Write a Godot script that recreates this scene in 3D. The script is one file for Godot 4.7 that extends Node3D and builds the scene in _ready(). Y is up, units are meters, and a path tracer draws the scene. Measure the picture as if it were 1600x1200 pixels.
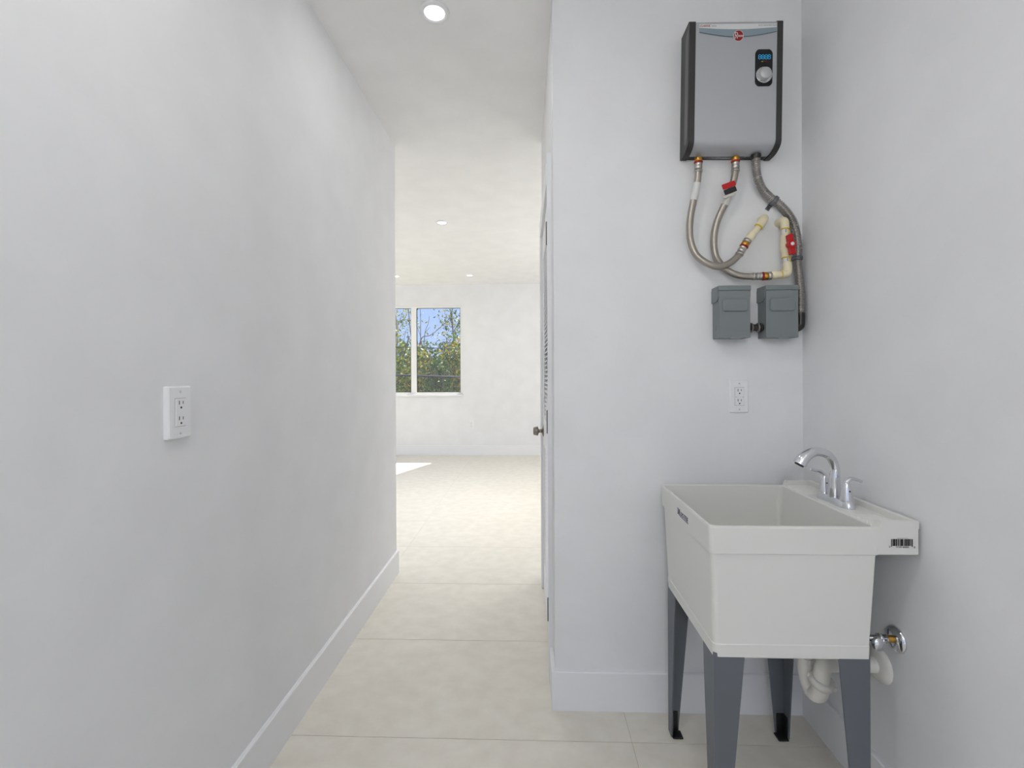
extends Node3D

const H := 1.277            # height of the lens
const ZB := -1.775          # face of the wall behind the sink
const G_H := 0.52
const G_A := 0.54
const G_B := 0.13
const G_C := 3.5
const G_D := 0.3
const G_E := 1.0
const G_F := 0.05
const XL := -0.868          # face of the left wall
const XR := 1.018           # face of the right wall
const ZF := -7.29           # face of the far wall
var M := {}
var used := {}
var rng := RandomNumberGenerator.new()


func V(x: float, y: float, z: float) -> Vector3:
	return Vector3(x, y, z)


# ------------------------------------------------------------------ nodes
func numbered(called: String) -> String:
	var n: int = used.get(called, 0)
	used[called] = n + 1
	return called if n == 0 else "%s_%03d" % [called, n]


func tag(o: Node3D, label: String, category: String, group := "") -> Node3D:
	o.set_meta("label", label)
	o.set_meta("category", category)
	if group != "":
		o.set_meta("group", group)
	return o


func thing(called: String, label: String, category: String, at := Vector3.ZERO, group := "") -> Node3D:
	var o := Node3D.new()
	o.name = numbered(called)
	o.position = at
	add_child(o)
	return tag(o, label, category, group)


func obj(called: String, st, mat: Material, parent: Node3D = null, label := "") -> MeshInstance3D:
	var m := MeshInstance3D.new()
	m.name = numbered(called) if parent == null else called
	var mesh: ArrayMesh = done(st) if st is SurfaceTool else st
	m.mesh = mesh
	m.material_override = mat
	m.cast_shadow = GeometryInstance3D.SHADOW_CASTING_SETTING_ON
	if parent == null:
		add_child(m)
	else:
		parent.add_child(m, true)
	if label != "":
		m.set_meta("label", label)
	return m


func struct(called: String, st, mat: Material, label: String, category: String, parent: Node3D = null) -> MeshInstance3D:
	var o := obj(called, st, mat, parent)
	if parent == null:
		tag(o, label, category)
	o.set_meta("kind", "structure")
	return o


func holder(called: String, label: String, category: String, at := Vector3.ZERO) -> Node3D:
	var o := thing(called, label, category, at)
	o.set_meta("kind", "structure")
	return o


# ------------------------------------------------------------------ mesh tools
func mb() -> SurfaceTool:
	var st := SurfaceTool.new()
	st.begin(Mesh.PRIMITIVE_TRIANGLES)
	st.set_smooth_group(-1)
	return st


func done(st: SurfaceTool) -> ArrayMesh:
	st.generate_normals()
	return st.commit()


func tri(st: SurfaceTool, a: Vector3, b: Vector3, c: Vector3) -> void:   # a b c anticlockwise from outside
	st.add_vertex(a)
	st.add_vertex(c)
	st.add_vertex(b)


func quad(st: SurfaceTool, a: Vector3, b: Vector3, c: Vector3, d: Vector3) -> void:
	if not a.is_equal_approx(b) and not b.is_equal_approx(c):
		tri(st, a, b, c)
	if not c.is_equal_approx(d) and not a.is_equal_approx(d):
		tri(st, a, c, d)


# convex solid from rings of points, each ring anticlockwise seen from the end of the stack
func loft(st: SurfaceTool, rings: Array, cap0 := true, cap1 := true, smooth := 0) -> void:
	st.set_smooth_group(smooth if smooth > 0 else -1)
	var n: int = rings[0].size()
	for k in rings.size() - 1:
		var a: PackedVector3Array = rings[k]
		var b: PackedVector3Array = rings[k + 1]
		for i in n:
			var j: int = (i + 1) % n
			quad(st, a[i], a[j], b[j], b[i])
	st.set_smooth_group(-1)
	if cap0:
		fan(st, rings[0], true)
	if cap1:
		fan(st, rings[rings.size() - 1], false)


func fan(st: SurfaceTool, ring: PackedVector3Array, flip: bool) -> void:
	var c := Vector3.ZERO
	for p in ring:
		c += p
	c /= ring.size()
	for i in ring.size():
		var j: int = (i + 1) % ring.size()
		if flip:
			tri(st, c, ring[j], ring[i])
		else:
			tri(st, c, ring[i], ring[j])


# box with chamfered edges between two corners
func bx(st: SurfaceTool, lo: Vector3, hi: Vector3, b := 0.0, t := Transform3D.IDENTITY) -> void:
	b = minf(b, 0.49 * minf(hi.x - lo.x, minf(hi.y - lo.y, hi.z - lo.z)))
	st.set_smooth_group(-1)
	if b <= 0.0:
		var r0 := ring4(lo.x, hi.x, lo.z, hi.z, lo.y, t)
		var r1 := ring4(lo.x, hi.x, lo.z, hi.z, hi.y, t)
		loft(st, [r0, r1])
		return
	loft(st, [ring8(lo, hi, b, b * 2.0, lo.y, t), ring8(lo, hi, 0.0, b, lo.y + b, t), ring8(lo, hi, 0.0, b, hi.y - b, t), ring8(lo, hi, b, b * 2.0, hi.y, t)])


func ring4(x0: float, x1: float, z0: float, z1: float, y: float, t: Transform3D) -> PackedVector3Array:
	return PackedVector3Array([t * V(x0, y, z1), t * V(x1, y, z1), t * V(x1, y, z0), t * V(x0, y, z0)])


func ring8(lo: Vector3, hi: Vector3, ins: float, c: float, y: float, t: Transform3D) -> PackedVector3Array:
	var x0 := lo.x + ins
	var x1 := hi.x - ins
	var z0 := lo.z + ins
	var z1 := hi.z - ins
	c = maxf(c - ins, 0.0001)
	return PackedVector3Array([t * V(x0 + c, y, z1), t * V(x1 - c, y, z1), t * V(x1, y, z1 - c), t * V(x1, y, z0 + c), t * V(x1 - c, y, z0), t * V(x0 + c, y, z0), t * V(x0, y, z0 + c), t * V(x0, y, z1 - c)])


# horizontal rounded rectangle, radius for front-left, front-right, back-right, back-left (front is +z)
func rring(x0: float, x1: float, z0: float, z1: float, y: float, r: Array, n := 6) -> PackedVector3Array:
	var out := PackedVector3Array()
	var cs := [V(x0, 0, z1), V(x1, 0, z1), V(x1, 0, z0), V(x0, 0, z0)]
	var ins := [V(1, 0, -1), V(-1, 0, -1), V(-1, 0, 1), V(1, 0, 1)]
	for k in 4:
		var rad: float = r[k]
		var c: Vector3 = cs[k] + ins[k] * rad
		for i in n + 1:
			var a := PI + PI / 2 * k + PI / 2 * i / n
			out.append(V(c.x + cos(a) * rad, y, c.z - sin(a) * rad))
	return out


# polygon (anticlockwise, in x and y) pushed from z0 to z1, mapped by t
func prism(st: SurfaceTool, poly: PackedVector2Array, z0: float, z1: float, t := Transform3D.IDENTITY, smooth := 0) -> void:
	var n := poly.size()
	st.set_smooth_group(smooth if smooth > 0 else -1)
	for i in n:
		var a := poly[i]
		var b := poly[(i + 1) % n]
		quad(st, t * V(a.x, a.y, z0), t * V(b.x, b.y, z0), t * V(b.x, b.y, z1), t * V(a.x, a.y, z1))
	st.set_smooth_group(-1)
	var ids := Geometry2D.triangulate_polygon(poly)
	for k in range(0, ids.size(), 3):
		var a := poly[ids[k]]
		var b := poly[ids[k + 1]]
		var c := poly[ids[k + 2]]
		if (b - a).cross(c - a) < 0.0:
			var s := b
			b = c
			c = s
		tri(st, t * V(a.x, a.y, z1), t * V(b.x, b.y, z1), t * V(c.x, c.y, z1))
		tri(st, t * V(a.x, a.y, z0), t * V(c.x, c.y, z0), t * V(b.x, b.y, z0))


func lathe(st: SurfaceTool, profile: PackedVector2Array, t: Transform3D, seg := 32, smooth := 1) -> void:   # profile (radius, height) upwards along y
	var rings := []
	for p in profile:
		var ring := PackedVector3Array()
		for i in seg:
			var a := TAU * i / seg
			ring.append(t * V(cos(a) * p.x, p.y, -sin(a) * p.x))
		rings.append(ring)
	for k in rings.size() - 1:
		st.set_smooth_group(smooth + k % 2 if smooth < 0 else smooth)
		for i in seg:
			var j := (i + 1) % seg
			quad(st, rings[k][i], rings[k][j], rings[k + 1][j], rings[k + 1][i])
	st.set_smooth_group(-1)
	if profile[0].x > 0.00001:
		fan(st, rings[0], true)
	if profile[profile.size() - 1].x > 0.00001:
		fan(st, rings[rings.size() - 1], false)


func facing(at: Vector3, dir: Vector3) -> Transform3D:   # a frame whose y runs along dir
	var y := dir.normalized()
	var x := y.cross(V(0, 0, 1) if absf(y.z) < 0.9 else V(1, 0, 0)).normalized()
	return Transform3D(Basis(x, y, x.cross(y)), at)


func spline(pts: Array, step := 0.006) -> PackedVector3Array:
	var c := Curve3D.new()
	c.bake_interval = step
	for i in pts.size():
		var a: Vector3 = pts[maxi(i - 1, 0)]
		var b: Vector3 = pts[mini(i + 1, pts.size() - 1)]
		var h: Vector3 = (b - a) / 6.0
		c.add_point(pts[i], -h, h)
	return c.get_baked_points()


func tube(st: SurfaceTool, pts: PackedVector3Array, radii, seg := 16, smooth := 1, caps := true) -> void:
	var rings := []
	var up := V(0, 0, 1)
	for i in pts.size():
		var d := (pts[mini(i + 1, pts.size() - 1)] - pts[maxi(i - 1, 0)]).normalized()
		if absf(d.dot(up)) > 0.98:
			up = V(1, 0.2, 0).normalized()
		var x := d.cross(up).normalized()
		up = x.cross(d).normalized()
		var r: float = radii[i] if radii is Array or radii is PackedFloat32Array else radii
		var ring := PackedVector3Array()
		for k in seg:
			var a := TAU * k / seg
			ring.append(pts[i] + (x * cos(a) + up * sin(a)) * r)
		rings.append(ring)
	st.set_smooth_group(smooth)
	for k in rings.size() - 1:
		for i in seg:
			var j := (i + 1) % seg
			quad(st, rings[k][i], rings[k][j], rings[k + 1][j], rings[k + 1][i])
	st.set_smooth_group(-1)
	if caps:
		fan(st, rings[0], true)
		fan(st, rings[rings.size() - 1], false)


func rrect(w: float, h: float, r: float, n := 6, c := Vector2.ZERO) -> PackedVector2Array:
	var out := PackedVector2Array()
	for k in 4:
		var s: Vector2 = [Vector2(1, -1), Vector2(1, 1), Vector2(-1, 1), Vector2(-1, -1)][k]
		var o := c + Vector2(s.x * (w / 2 - r), s.y * (h / 2 - r))
		for i in n + 1:
			var a := -PI / 2 + PI / 2 * k + PI / 2 * i / n
			out.append(o + Vector2(cos(a), sin(a)) * r)
	return out


func disc(r: float, n := 32, c := Vector2.ZERO, ry := -1.0) -> PackedVector2Array:
	var out := PackedVector2Array()
	for i in n:
		out.append(c + Vector2(cos(TAU * i / n) * r, sin(TAU * i / n) * (r if ry < 0.0 else ry)))
	return out


# a rounded plate with a raised, softened face: outline at z0, shrinking by b at z1
func plate(st: SurfaceTool, poly: PackedVector2Array, z0: float, z1: float, b: float, t := Transform3D.IDENTITY) -> void:
	var inner: PackedVector2Array = poly
	var c := Vector2.ZERO
	for p in poly:
		c += p
	c /= poly.size()
	var lo := poly[0]
	var hi := poly[0]
	for p in poly:
		lo = lo.min(p)
		hi = hi.max(p)
	var half := (hi - lo) / 2
	var mid := (hi + lo) / 2
	inner = PackedVector2Array()
	for p in poly:
		inner.append(mid + (p - mid) * Vector2(1.0 - b / half.x, 1.0 - b / half.y))
	var rings := []
	for s in [[poly, z0], [poly, maxf(z0, z1 - b)], [inner, z1]]:
		var ring := PackedVector3Array()
		for p in s[0]:
			ring.append(t * V(p.x, p.y, s[1]))
		rings.append(ring)
	loft(st, rings)


func lettering(text: String, height: float, mat: Material, parent: Node3D, called: String, t: Transform3D, font := "Droid Sans", bold := false, wide := 1.0) -> MeshInstance3D:
	var tm := TextMesh.new()
	var f := SystemFont.new()
	f.font_names = PackedStringArray([font])
	if bold:
		f.font_weight = 700
	tm.font = f
	tm.text = text
	tm.font_size = 24
	tm.pixel_size = height / 24.0 / 0.72
	tm.depth = 0.0004
	tm.curve_step = 2.0
	var m := MeshInstance3D.new()
	m.name = called
	m.mesh = tm
	m.material_override = mat
	m.transform = t.scaled_local(V(wide, 1, 1))
	parent.add_child(m, true)
	return m


# ------------------------------------------------------------------ materials
func flat(c: Color, rough := 0.5, metal := 0.0, spec := 0.5) -> StandardMaterial3D:
	var m := StandardMaterial3D.new()
	m.albedo_color = c
	m.roughness = rough
	m.metallic = metal
	m.metallic_specular = spec
	return m


func noise_tex(freq: float, seed_: int, c0: Color, c1: Color, octaves := 4, size := 512, lo := 0.2, hi := 0.8) -> NoiseTexture2D:
	var n := FastNoiseLite.new()
	n.noise_type = FastNoiseLite.TYPE_SIMPLEX_SMOOTH
	n.seed = seed_
	n.frequency = freq
	n.fractal_octaves = octaves
	var t := NoiseTexture2D.new()
	t.width = size
	t.height = size
	t.seamless = true
	t.noise = n
	var g := Gradient.new()
	g.offsets = PackedFloat32Array([lo, hi])
	g.colors = PackedColorArray([c0, c1])
	t.color_ramp = g
	return t


func paint(c: Color, rough: float) -> StandardMaterial3D:
	var m := flat(c, rough)
	m.albedo_texture = M.tex_wall
	m.uv1_triplanar = true
	m.uv1_world_triplanar = true
	m.uv1_scale = Vector3.ONE * 0.7
	return m


func make_materials() -> void:
	M.tex_wall = noise_tex(0.008, 3, Color(0.985, 0.985, 0.985), Color(1, 1, 1), 3, 512)
	M.wall = paint(Color8(238, 239, 241), 0.75)
	M.ceiling = paint(Color8(249, 249, 249), 0.85)
	M.trim = flat(Color8(240, 241, 244), 0.4)
	M.outlet = flat(Color8(240, 241, 243), 0.35)
	M.vinyl = flat(Color8(244, 244, 244), 0.4)
	M.slab = flat(Color8(120, 117, 110), 0.9)
	M.grout = flat(Color8(128, 122, 112), 0.9)
	M.tiles = []
	for k in 4:
		var m := flat(Color.WHITE, 0.5)
		m.albedo_texture = M.tex_tile if M.has("tex_tile") else noise_tex(0.007, 11, Color8(221, 216, 205), Color8(230, 226, 216), 8, 1024, 0.1, 0.9)
		M.tex_tile = m.albedo_texture
		m.uv1_triplanar = true
		m.uv1_world_triplanar = true
		m.uv1_scale = V(1.1, 1.1, 1.3)
		m.uv1_offset = V(0.31 * k, 0.17 * k, 0.23 * k)
		m.roughness_texture = M.tex_rough if M.has("tex_rough") else noise_tex(0.02, 17, Color(0.75, 0.75, 0.75), Color(1, 1, 1), 4, 512)
		M.tex_rough = m.roughness_texture
		m.roughness = 0.55
		M.tiles.append(m)
	M.sink = flat(Color8(228, 228, 224), 0.35)
	M.steel_leg = flat(Color8(100, 105, 112), 0.42)
	M.black_foot = flat(Color8(20, 20, 22), 0.4)
	M.chrome = flat(Color8(225, 226, 230), 0.08, 1.0)
	M.brass = flat(Color8(196, 150, 70), 0.3, 1.0)
	M.steel = flat(Color8(190, 186, 180), 0.3, 1.0)
	M.nickel = flat(Color8(92, 86, 79), 0.4, 0.55)
	M.knob_metal = flat(Color8(140, 132, 122), 0.35, 0.7)
	M.red_ring = flat(Color8(170, 30, 25), 0.4)
	M.red = flat(Color8(190, 16, 20), 0.35)
	M.cpvc = flat(Color8(236, 226, 194), 0.4)
	M.pvc = flat(Color8(236, 234, 228), 0.35)
	M.yellow = flat(Color8(230, 196, 40), 0.45)
	M.tag_white = flat(Color8(222, 222, 220), 0.5)
	M.tag_black = flat(Color8(30, 30, 32), 0.4)
	M.tag_clear = flat(Color8(206, 203, 196), 0.3)
	M.conduit = flat(Color8(168, 163, 160), 0.32, 0.85)
	M.strap = flat(Color8(112, 114, 122), 0.45, 0.5)
	M.zinc = flat(Color8(150, 146, 142), 0.3, 0.9)
	M.fitting = flat(Color8(70, 68, 66), 0.35, 0.8)
	M.box_grey = flat(Color8(126, 133, 135), 0.5)
	M.silver = flat(Color8(184, 186, 191), 0.42, 0.25)
	M.cap = flat(Color8(52, 51, 50), 0.45)
	M.cap_lit_band = flat(Color8(104, 103, 102), 0.45)  # cap plastic made lighter where its bevel catches light
	M.label_white = flat(Color8(224, 225, 226), 0.4)
	M.label_teal = flat(Color8(140, 156, 166), 0.4)
	M.label_dark = flat(Color8(92, 108, 118), 0.4)
	M.logo_red = flat(Color8(150, 18, 20), 0.4)
	M.print_grey = flat(Color8(150, 150, 152), 0.5)
	M.print_black = flat(Color8(26, 26, 26), 0.5)
	M.print_blue = flat(Color8(66, 66, 104), 0.5)
	M.gloss_black = flat(Color8(8, 8, 10), 0.15)
	M.knob = flat(Color8(196, 197, 198), 0.35, 0.3)
	M.lcd = flat(Color8(20, 90, 130), 0.3)
	M.lcd.emission_enabled = true
	M.lcd.emission = Color8(40, 150, 200)
	M.lcd.emission_energy_multiplier = 0.8
	M.slot = flat(Color8(24, 24, 24), 0.6)
	M.screw = flat(Color8(205, 206, 208), 0.35, 0.3)
	M.lamp = flat(Color(1, 1, 1), 0.4)
	M.lamp.emission_enabled = true
	M.lamp.emission = Color(1.0, 1.0, 1.0)
	M.lamp.emission_energy_multiplier = 3.0
	var g := StandardMaterial3D.new()
	g.transparency = BaseMaterial3D.TRANSPARENCY_ALPHA
	g.albedo_color = Color(0.95, 0.98, 1.0, 0.02)
	g.roughness = 0.02
	M.glass = g
	M.braid = flat(Color8(204, 195, 184), 0.33, 0.8)
	var im := Image.create(64, 64, false, Image.FORMAT_RGB8)
	for y in 64:
		for x in 64:
			var a := absf(fposmod(float(x + y) / 16.0, 1.0) - 0.5) * 2.0
			var b := absf(fposmod(float(x - y) / 16.0, 1.0) - 0.5) * 2.0
			var v := 0.45 + 0.55 * maxf(a, b)
			im.set_pixel(x, y, Color(v, v, v))
	M.braid.albedo_texture = ImageTexture.create_from_image(im)
	M.braid.uv1_triplanar = true
	M.braid.uv1_scale = Vector3.ONE * 40.0
	M.bark = flat(Color8(112, 98, 92), 0.9)
	M.bark_pale = flat(Color8(176, 166, 158), 0.9)
	M.cable = flat(Color8(40, 38, 60), 0.6)
	M.concrete = flat(Color8(206, 202, 194), 0.9)
	M.grass = flat(Color8(88, 96, 52), 0.95)
	M.grass.albedo_texture = noise_tex(0.03, 23, Color(0.6, 0.6, 0.6), Color(1, 1, 1), 5, 512)
	M.grass.uv1_triplanar = true
	M.grass.uv1_world_triplanar = true
	M.leaf = flat(Color.WHITE, 0.55)
	M.leaf.vertex_color_use_as_albedo = true
	M.leaf.backlight_enabled = true
	M.leaf.backlight = Color(0.55, 0.6, 0.1)
	M.leaf.cull_mode = BaseMaterial3D.CULL_DISABLED


# ------------------------------------------------------------------ the scene
func _ready() -> void:
	rng.seed = 20240
	# camera: level, turned 1.9 degrees to the left of the hall's axis, lens shifted
	var cam := Camera3D.new()
	cam.name = "camera"
	cam.projection = Camera3D.PROJECTION_FRUSTUM
	cam.near = 0.05
	cam.far = 200.0
	cam.size = 2.0 * 0.05 * 600.0 / 725.0
	cam.frustum_offset = Vector2(-6.0, -16.0) / 725.0 * 0.05
	cam.position = V(0, H, 0)
	cam.rotation = V(0, 0.0331, -0.0042)
	add_child(cam)
	cam.current = true

	var env := Environment.new()
	var sky := Sky.new()
	var sm := ProceduralSkyMaterial.new()
	sm.sky_top_color = Color8(104, 158, 238)
	sm.sky_horizon_color = Color8(184, 208, 250)
	sm.sky_curve = 0.3
	sm.ground_bottom_color = Color8(110, 108, 96)
	sm.ground_horizon_color = Color8(170, 176, 178)
	sm.sky_energy_multiplier = 1.0
	sm.sun_angle_max = 0.0
	sky.sky_material = sm
	env.background_mode = Environment.BG_SKY
	env.sky = sky
	env.tonemap_mode = Environment.TONE_MAPPER_LINEAR
	env.tonemap_exposure = 1.12
	env.sdfgi_enabled = true
	env.ssao_enabled = true
	env.ssil_enabled = true
	var we := WorldEnvironment.new()
	we.name = "environment"
	we.environment = env
	add_child(we)

	# the sun stands beyond the far window and shines in onto the floor
	var sun := DirectionalLight3D.new()
	sun.name = "sun"
	sun.light_energy = 4.8
	sun.light_color = Color(1.0, 0.97, 0.9)
	sun.light_angular_distance = 0.5
	sun.shadow_enabled = true
	add_child(sun)
	sun.look_at_from_position(Vector3.ZERO, V(-0.4, -1.45, 1.0), Vector3.UP)

	make_materials()
	build_lamps()
	build_shell()
	build_door()
	build_windows()
	build_sink()
	build_faucet()
	build_plumbing_below()
	build_heater()
	build_hoses()
	build_boxes()
	build_outlets()
	build_outside()


# ------------------------------------------------------------------ lamps
func downlight(at: Vector3, energy: float, label: String, wide := false) -> void:
	var t := thing("downlight", label, "ceiling light", at, "recessed round downlights")
	var st := mb()
	lathe(st, PackedVector2Array([Vector2(0.0605, 0.0), Vector2(0.060, -0.005), Vector2(0.056, -0.0075), Vector2(0.044, -0.0075), Vector2(0.040, -0.002)]), Transform3D.IDENTITY, 40)
	obj("trim_ring", st, M.outlet, t)
	st = mb()
	lathe(st, PackedVector2Array([Vector2(0.0405, -0.001), Vector2(0.0400, -0.004), Vector2(0.0001, -0.0046)]), Transform3D.IDENTITY, 40)
	obj("lens", st, M.lamp, t, "glowing white lens")
	var a: Light3D
	if wide:
		var w := AreaLight3D.new()
		w.area_size = Vector2(0.07, 0.07)
		w.area_range = 12.0
		w.area_attenuation = 2.0
		a = w
	else:
		var p := SpotLight3D.new()
		p.spot_angle = 60.0
		p.spot_angle_attenuation = 1.0
		p.spot_range = 12.0
		p.spot_attenuation = 2.0
		p.light_size = 0.035
		a = p
	a.name = "lamp_light"
	a.light_energy = energy
	a.light_color = Color(1.0, 0.993, 0.98)
	a.shadow_enabled = true
	a.position = V(0, -0.012, 0)
	a.rotation = V(-PI / 2, 0, 0)
	t.add_child(a)


func build_lamps() -> void:
	# the four the photograph shows
	downlight(V(-0.384, 2.739, -1.862), G_B, "nearest round recessed downlight, glowing large above the hallway", true)
	downlight(V(-0.844, far_ceiling(-4.40), -4.40), G_C, "recessed downlight glowing past the end of the left wall")
	downlight(V(-0.880, far_ceiling(-6.66), -6.66), G_F, "small recessed downlight near the top of the far window wall")
	downlight(V(-1.950, far_ceiling(-6.66), -6.66), G_F, "recessed downlight half hidden by the left wall corner")
	downlight(V(-0.30, 2.739, -0.55), G_H, "added recessed downlight out of view above the viewer, lighting the near floor and walls", true)  # added out of view to brighten the near floor and walls
	# added fill lamps, out of the frame: behind the viewer, in the far room
	added_globe_lamp(V(-0.2, 2.739, 1.55), G_A, "added fill lamp, an unseen white globe hanging by the rear glass door")
	added_globe_lamp(V(-3.0, far_ceiling(-5.0), -5.0), G_D, "added fill lamp, an unseen white globe at the far room's left end by the sliding door")
	added_globe_lamp(V(1.5, far_ceiling(-5.0), -5.0), G_E, "added fill lamp, an unseen white globe in the far room's right part behind the closet")


func added_globe_lamp(at: Vector3, energy: float, label: String) -> void:  # globe added as a fill light, never in view
	var t := thing("added_globe_pendant", label, "pendant lamp", at)
	var st := mb()
	lathe(st, PackedVector2Array([Vector2(0.0001, -0.028), Vector2(0.05, -0.024), Vector2(0.06, -0.012), Vector2(0.06, 0.0)]), Transform3D.IDENTITY, 28)
	obj("canopy", st, M.outlet, t)
	st = mb()
	lathe(st, PackedVector2Array([Vector2(0.004, -0.36), Vector2(0.004, -0.024)]), Transform3D.IDENTITY, 8)
	obj("cord", st, M.tag_white, t)
	st = mb()
	var p := PackedVector2Array()
	for k in 19:
		var a := lerpf(-PI / 2, PI / 2, k / 18.0)
		p.append(Vector2(maxf(0.15 * cos(a), 0.0001), 0.15 * sin(a) - 0.50))
	lathe(st, p, Transform3D.IDENTITY, 32)
	obj("globe", st, M.lamp, t, "glowing white globe of the added lamp")
	var l := OmniLight3D.new()
	l.name = "lamp_light"
	l.light_energy = energy
	l.light_color = Color(1.0, 0.993, 0.98)
	l.light_size = 0.14
	l.omni_range = 14.0
	l.omni_attenuation = 2.0
	l.shadow_enabled = true
	l.position = V(0, -0.50, 0)
	t.add_child(l)


func far_ceiling(z: float) -> float:
	return 2.739 - 0.046 * clampf((-z - 2.948) / (7.29 - 2.948), 0.0, 1.0)


# ------------------------------------------------------------------ room shell
func wall_box(called: String, lo: Vector3, hi: Vector3, label: String) -> MeshInstance3D:
	var st := mb()
	bx(st, lo, hi)
	return struct(called, st, M.wall, label, "wall")


func base_run(called: String, a: Vector3, b: Vector3, out: Vector3, label: String) -> void:
	# a baseboard from a to b along the foot of a wall, 14 mm thick towards out
	var st := mb()
	var d := (b - a).normalized()
	var t := Transform3D(Basis(out, Vector3.UP, out.cross(Vector3.UP)), a)
	var along := t.basis.z.dot(d) * a.distance_to(b)
	var p := PackedVector2Array([Vector2(-0.002, 0.0), Vector2(0.0138, 0.0), Vector2(0.0138, 0.1440), Vector2(0.0115, 0.1468), Vector2(-0.002, 0.1468)])
	prism(st, p, minf(0.0, along), maxf(0.0, along), t)
	struct(called, st, M.trim, label, "baseboard")


func build_shell() -> void:
	var st := mb()
	bx(st, V(-4.62, -0.14, -7.41), V(2.62, -0.011, 2.42))
	var fl := struct("floor", st, M.grout, "large pale beige concrete-look floor tiles through hallway and far room", "floor")
	# tiles 1.2 x 0.6 m
	var shapes := {}
	var rows := 16
	for r in range(-7, rows):
		var z1 := -1.6172 - 0.5982 * (r - 1)
		var z0 := z1 - 0.5982
		z1 = minf(z1, 2.42)
		z0 = maxf(z0, -7.41)
		if z1 - z0 < 0.02:
			continue
		var x := (-0.915 if r > 2 else -0.857) - 1.2 * 4
		while x < 2.62:
			var x0 := maxf(x, -4.62)
			var x1 := minf(x + 1.2, 2.62)
			x += 1.2
			if x1 - x0 < 0.02 or (z0 > -2.9 and (x1 < -1.0 or x0 > 1.15)):
				continue
			if z0 > -2.9:
				x0 = maxf(x0, -0.995)
				x1 = minf(x1, 1.14)
				if x1 - x0 < 0.02:
					continue
			var key := "%.3f %.3f" % [x1 - x0, z1 - z0]
			if not shapes.has(key):
				var s := mb()
				var hx := (x1 - x0) / 2 - 0.0004
				var hz := (z1 - z0) / 2 - 0.0011
				bx(s, V(-hx, -0.011, -hz), V(hx, 0.0, hz), 0.0007)
				shapes[key] = done(s)
			var o := obj("tile", shapes[key], M.tiles[(r * 7 + int(round(x * 5.0)) + 40) % 4], fl)
			o.position = V((x0 + x1) / 2, 0, (z0 + z1) / 2)

	# ceiling: level over the hall, falling slightly towards the far wall
	st = mb()
	var t := Transform3D(Basis(V(0, 0, -1), V(0, 1, 0), V(1, 0, 0)), Vector3.ZERO)   # x of the outline runs along -z
	prism(st, PackedVector2Array([Vector2(-2.42, 2.739), Vector2(2.948, 2.739), Vector2(7.41, 2.6915), Vector2(7.41, 2.88), Vector2(-2.42, 2.88)]), -4.62, 2.62, t)
	struct("ceiling", st, M.ceiling, "smooth white ceiling with recessed downlights over hall and far room", "ceiling")

	wall_box("wall_left", V(XL - 0.12, 0, -2.948), V(XL, 2.739, 2.42), "long plain white wall on the left of the hallway with an outlet")
	wall_box("wall_back", V(0.0869, 0, ZB - 0.12), V(XR + 0.12, 2.739, ZB), "white wall behind the sink that carries the water heater")
	wall_box("wall_right", V(XR, 0, -2.95), V(XR + 0.12, 2.739, 2.42), "plain white wall at the right, beside the sink")
	wall_box("wall_closet", V(0.19, 0, -2.95), V(XR, 2.739, -2.84), "closet end wall behind the louvered door, facing the far room")
	wall_box("wall_living_front_left", V(-4.62, 0, -2.948), V(XL - 0.12, 2.739, -2.83), "white wall behind the hallway's left wall corner")
	wall_box("wall_living_front_right", V(XR + 0.12, 0, -2.95), V(2.62, 2.739, -2.83), "white wall of the far room behind the closet")
	wall_box("wall_living_right", V(2.5, 0, -7.41), V(2.62, 2.739, -2.95), "white side wall at the far room's right end")
	# far wall with its window opening
	st = mb()
	var y1 := 2.70
	bx(st, V(-4.62, 0, ZF - 0.12), V(-2.65, y1, ZF))
	bx(st, V(-1.09, 0, ZF - 0.12), V(2.5, y1, ZF))
	bx(st, V(-2.65, 0, ZF - 0.12), V(-1.09, 0.955, ZF))
	bx(st, V(-2.65, 2.358, ZF - 0.12), V(-1.09, y1, ZF))
	struct("wall_far", st, M.wall, "bright white far wall with the window to the trees", "wall")
	# left end of the far room with an unseen glass door for daylight
	st = mb()
	bx(st, V(-4.62, 0, ZF), V(-4.5, 2.73, -6.9))
	bx(st, V(-4.62, 0, -3.3), V(-4.5, 2.739, -2.948))
	bx(st, V(-4.62, 2.15, -6.9), V(-4.5, 2.71, -3.3))
	struct("wall_living_left", st, M.wall, "white side wall at the far room's left end with an unseen glass door", "wall")
	# wall behind the lens with an unseen glass door for daylight
	st = mb()
	bx(st, V(XL, 0, 2.3), V(-0.62, 2.739, 2.42))
	bx(st, V(0.78, 0, 2.3), V(XR, 2.739, 2.42))
	bx(st, V(-0.62, 2.15, 2.3), V(0.78, 2.739, 2.42))
	struct("wall_rear", st, M.wall, "white wall behind the viewer with an unseen glass door", "wall")

	base_run("baseboard_left", V(XL, 0, 2.3), V(XL, 0, -2.955), V(1, 0, 0), "white baseboard along the foot of the left hallway wall")
	base_run("baseboard_back", V(0.0735, 0, ZB), V(XR, 0, ZB), V(0, 0, 1), "white baseboard under the water heater behind the sink")
	base_run("baseboard_right", V(XR, 0, 2.3), V(XR, 0, ZB + 0.0138), V(-1, 0, 0), "white baseboard along the right wall beside the sink")
	base_run("baseboard_far", V(-4.5, 0, ZF), V(2.5, 0, ZF), V(0, 0, 1), "white baseboard below the far window")


# ------------------------------------------------------------------ louvered closet door in the hall's right wall
func hall_frame() -> Transform3D:
	return Transform3D(Basis(Vector3.UP, 0.0131), V(0.0869, 0, ZB))   # local x into the wall, -z along the hall


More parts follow.
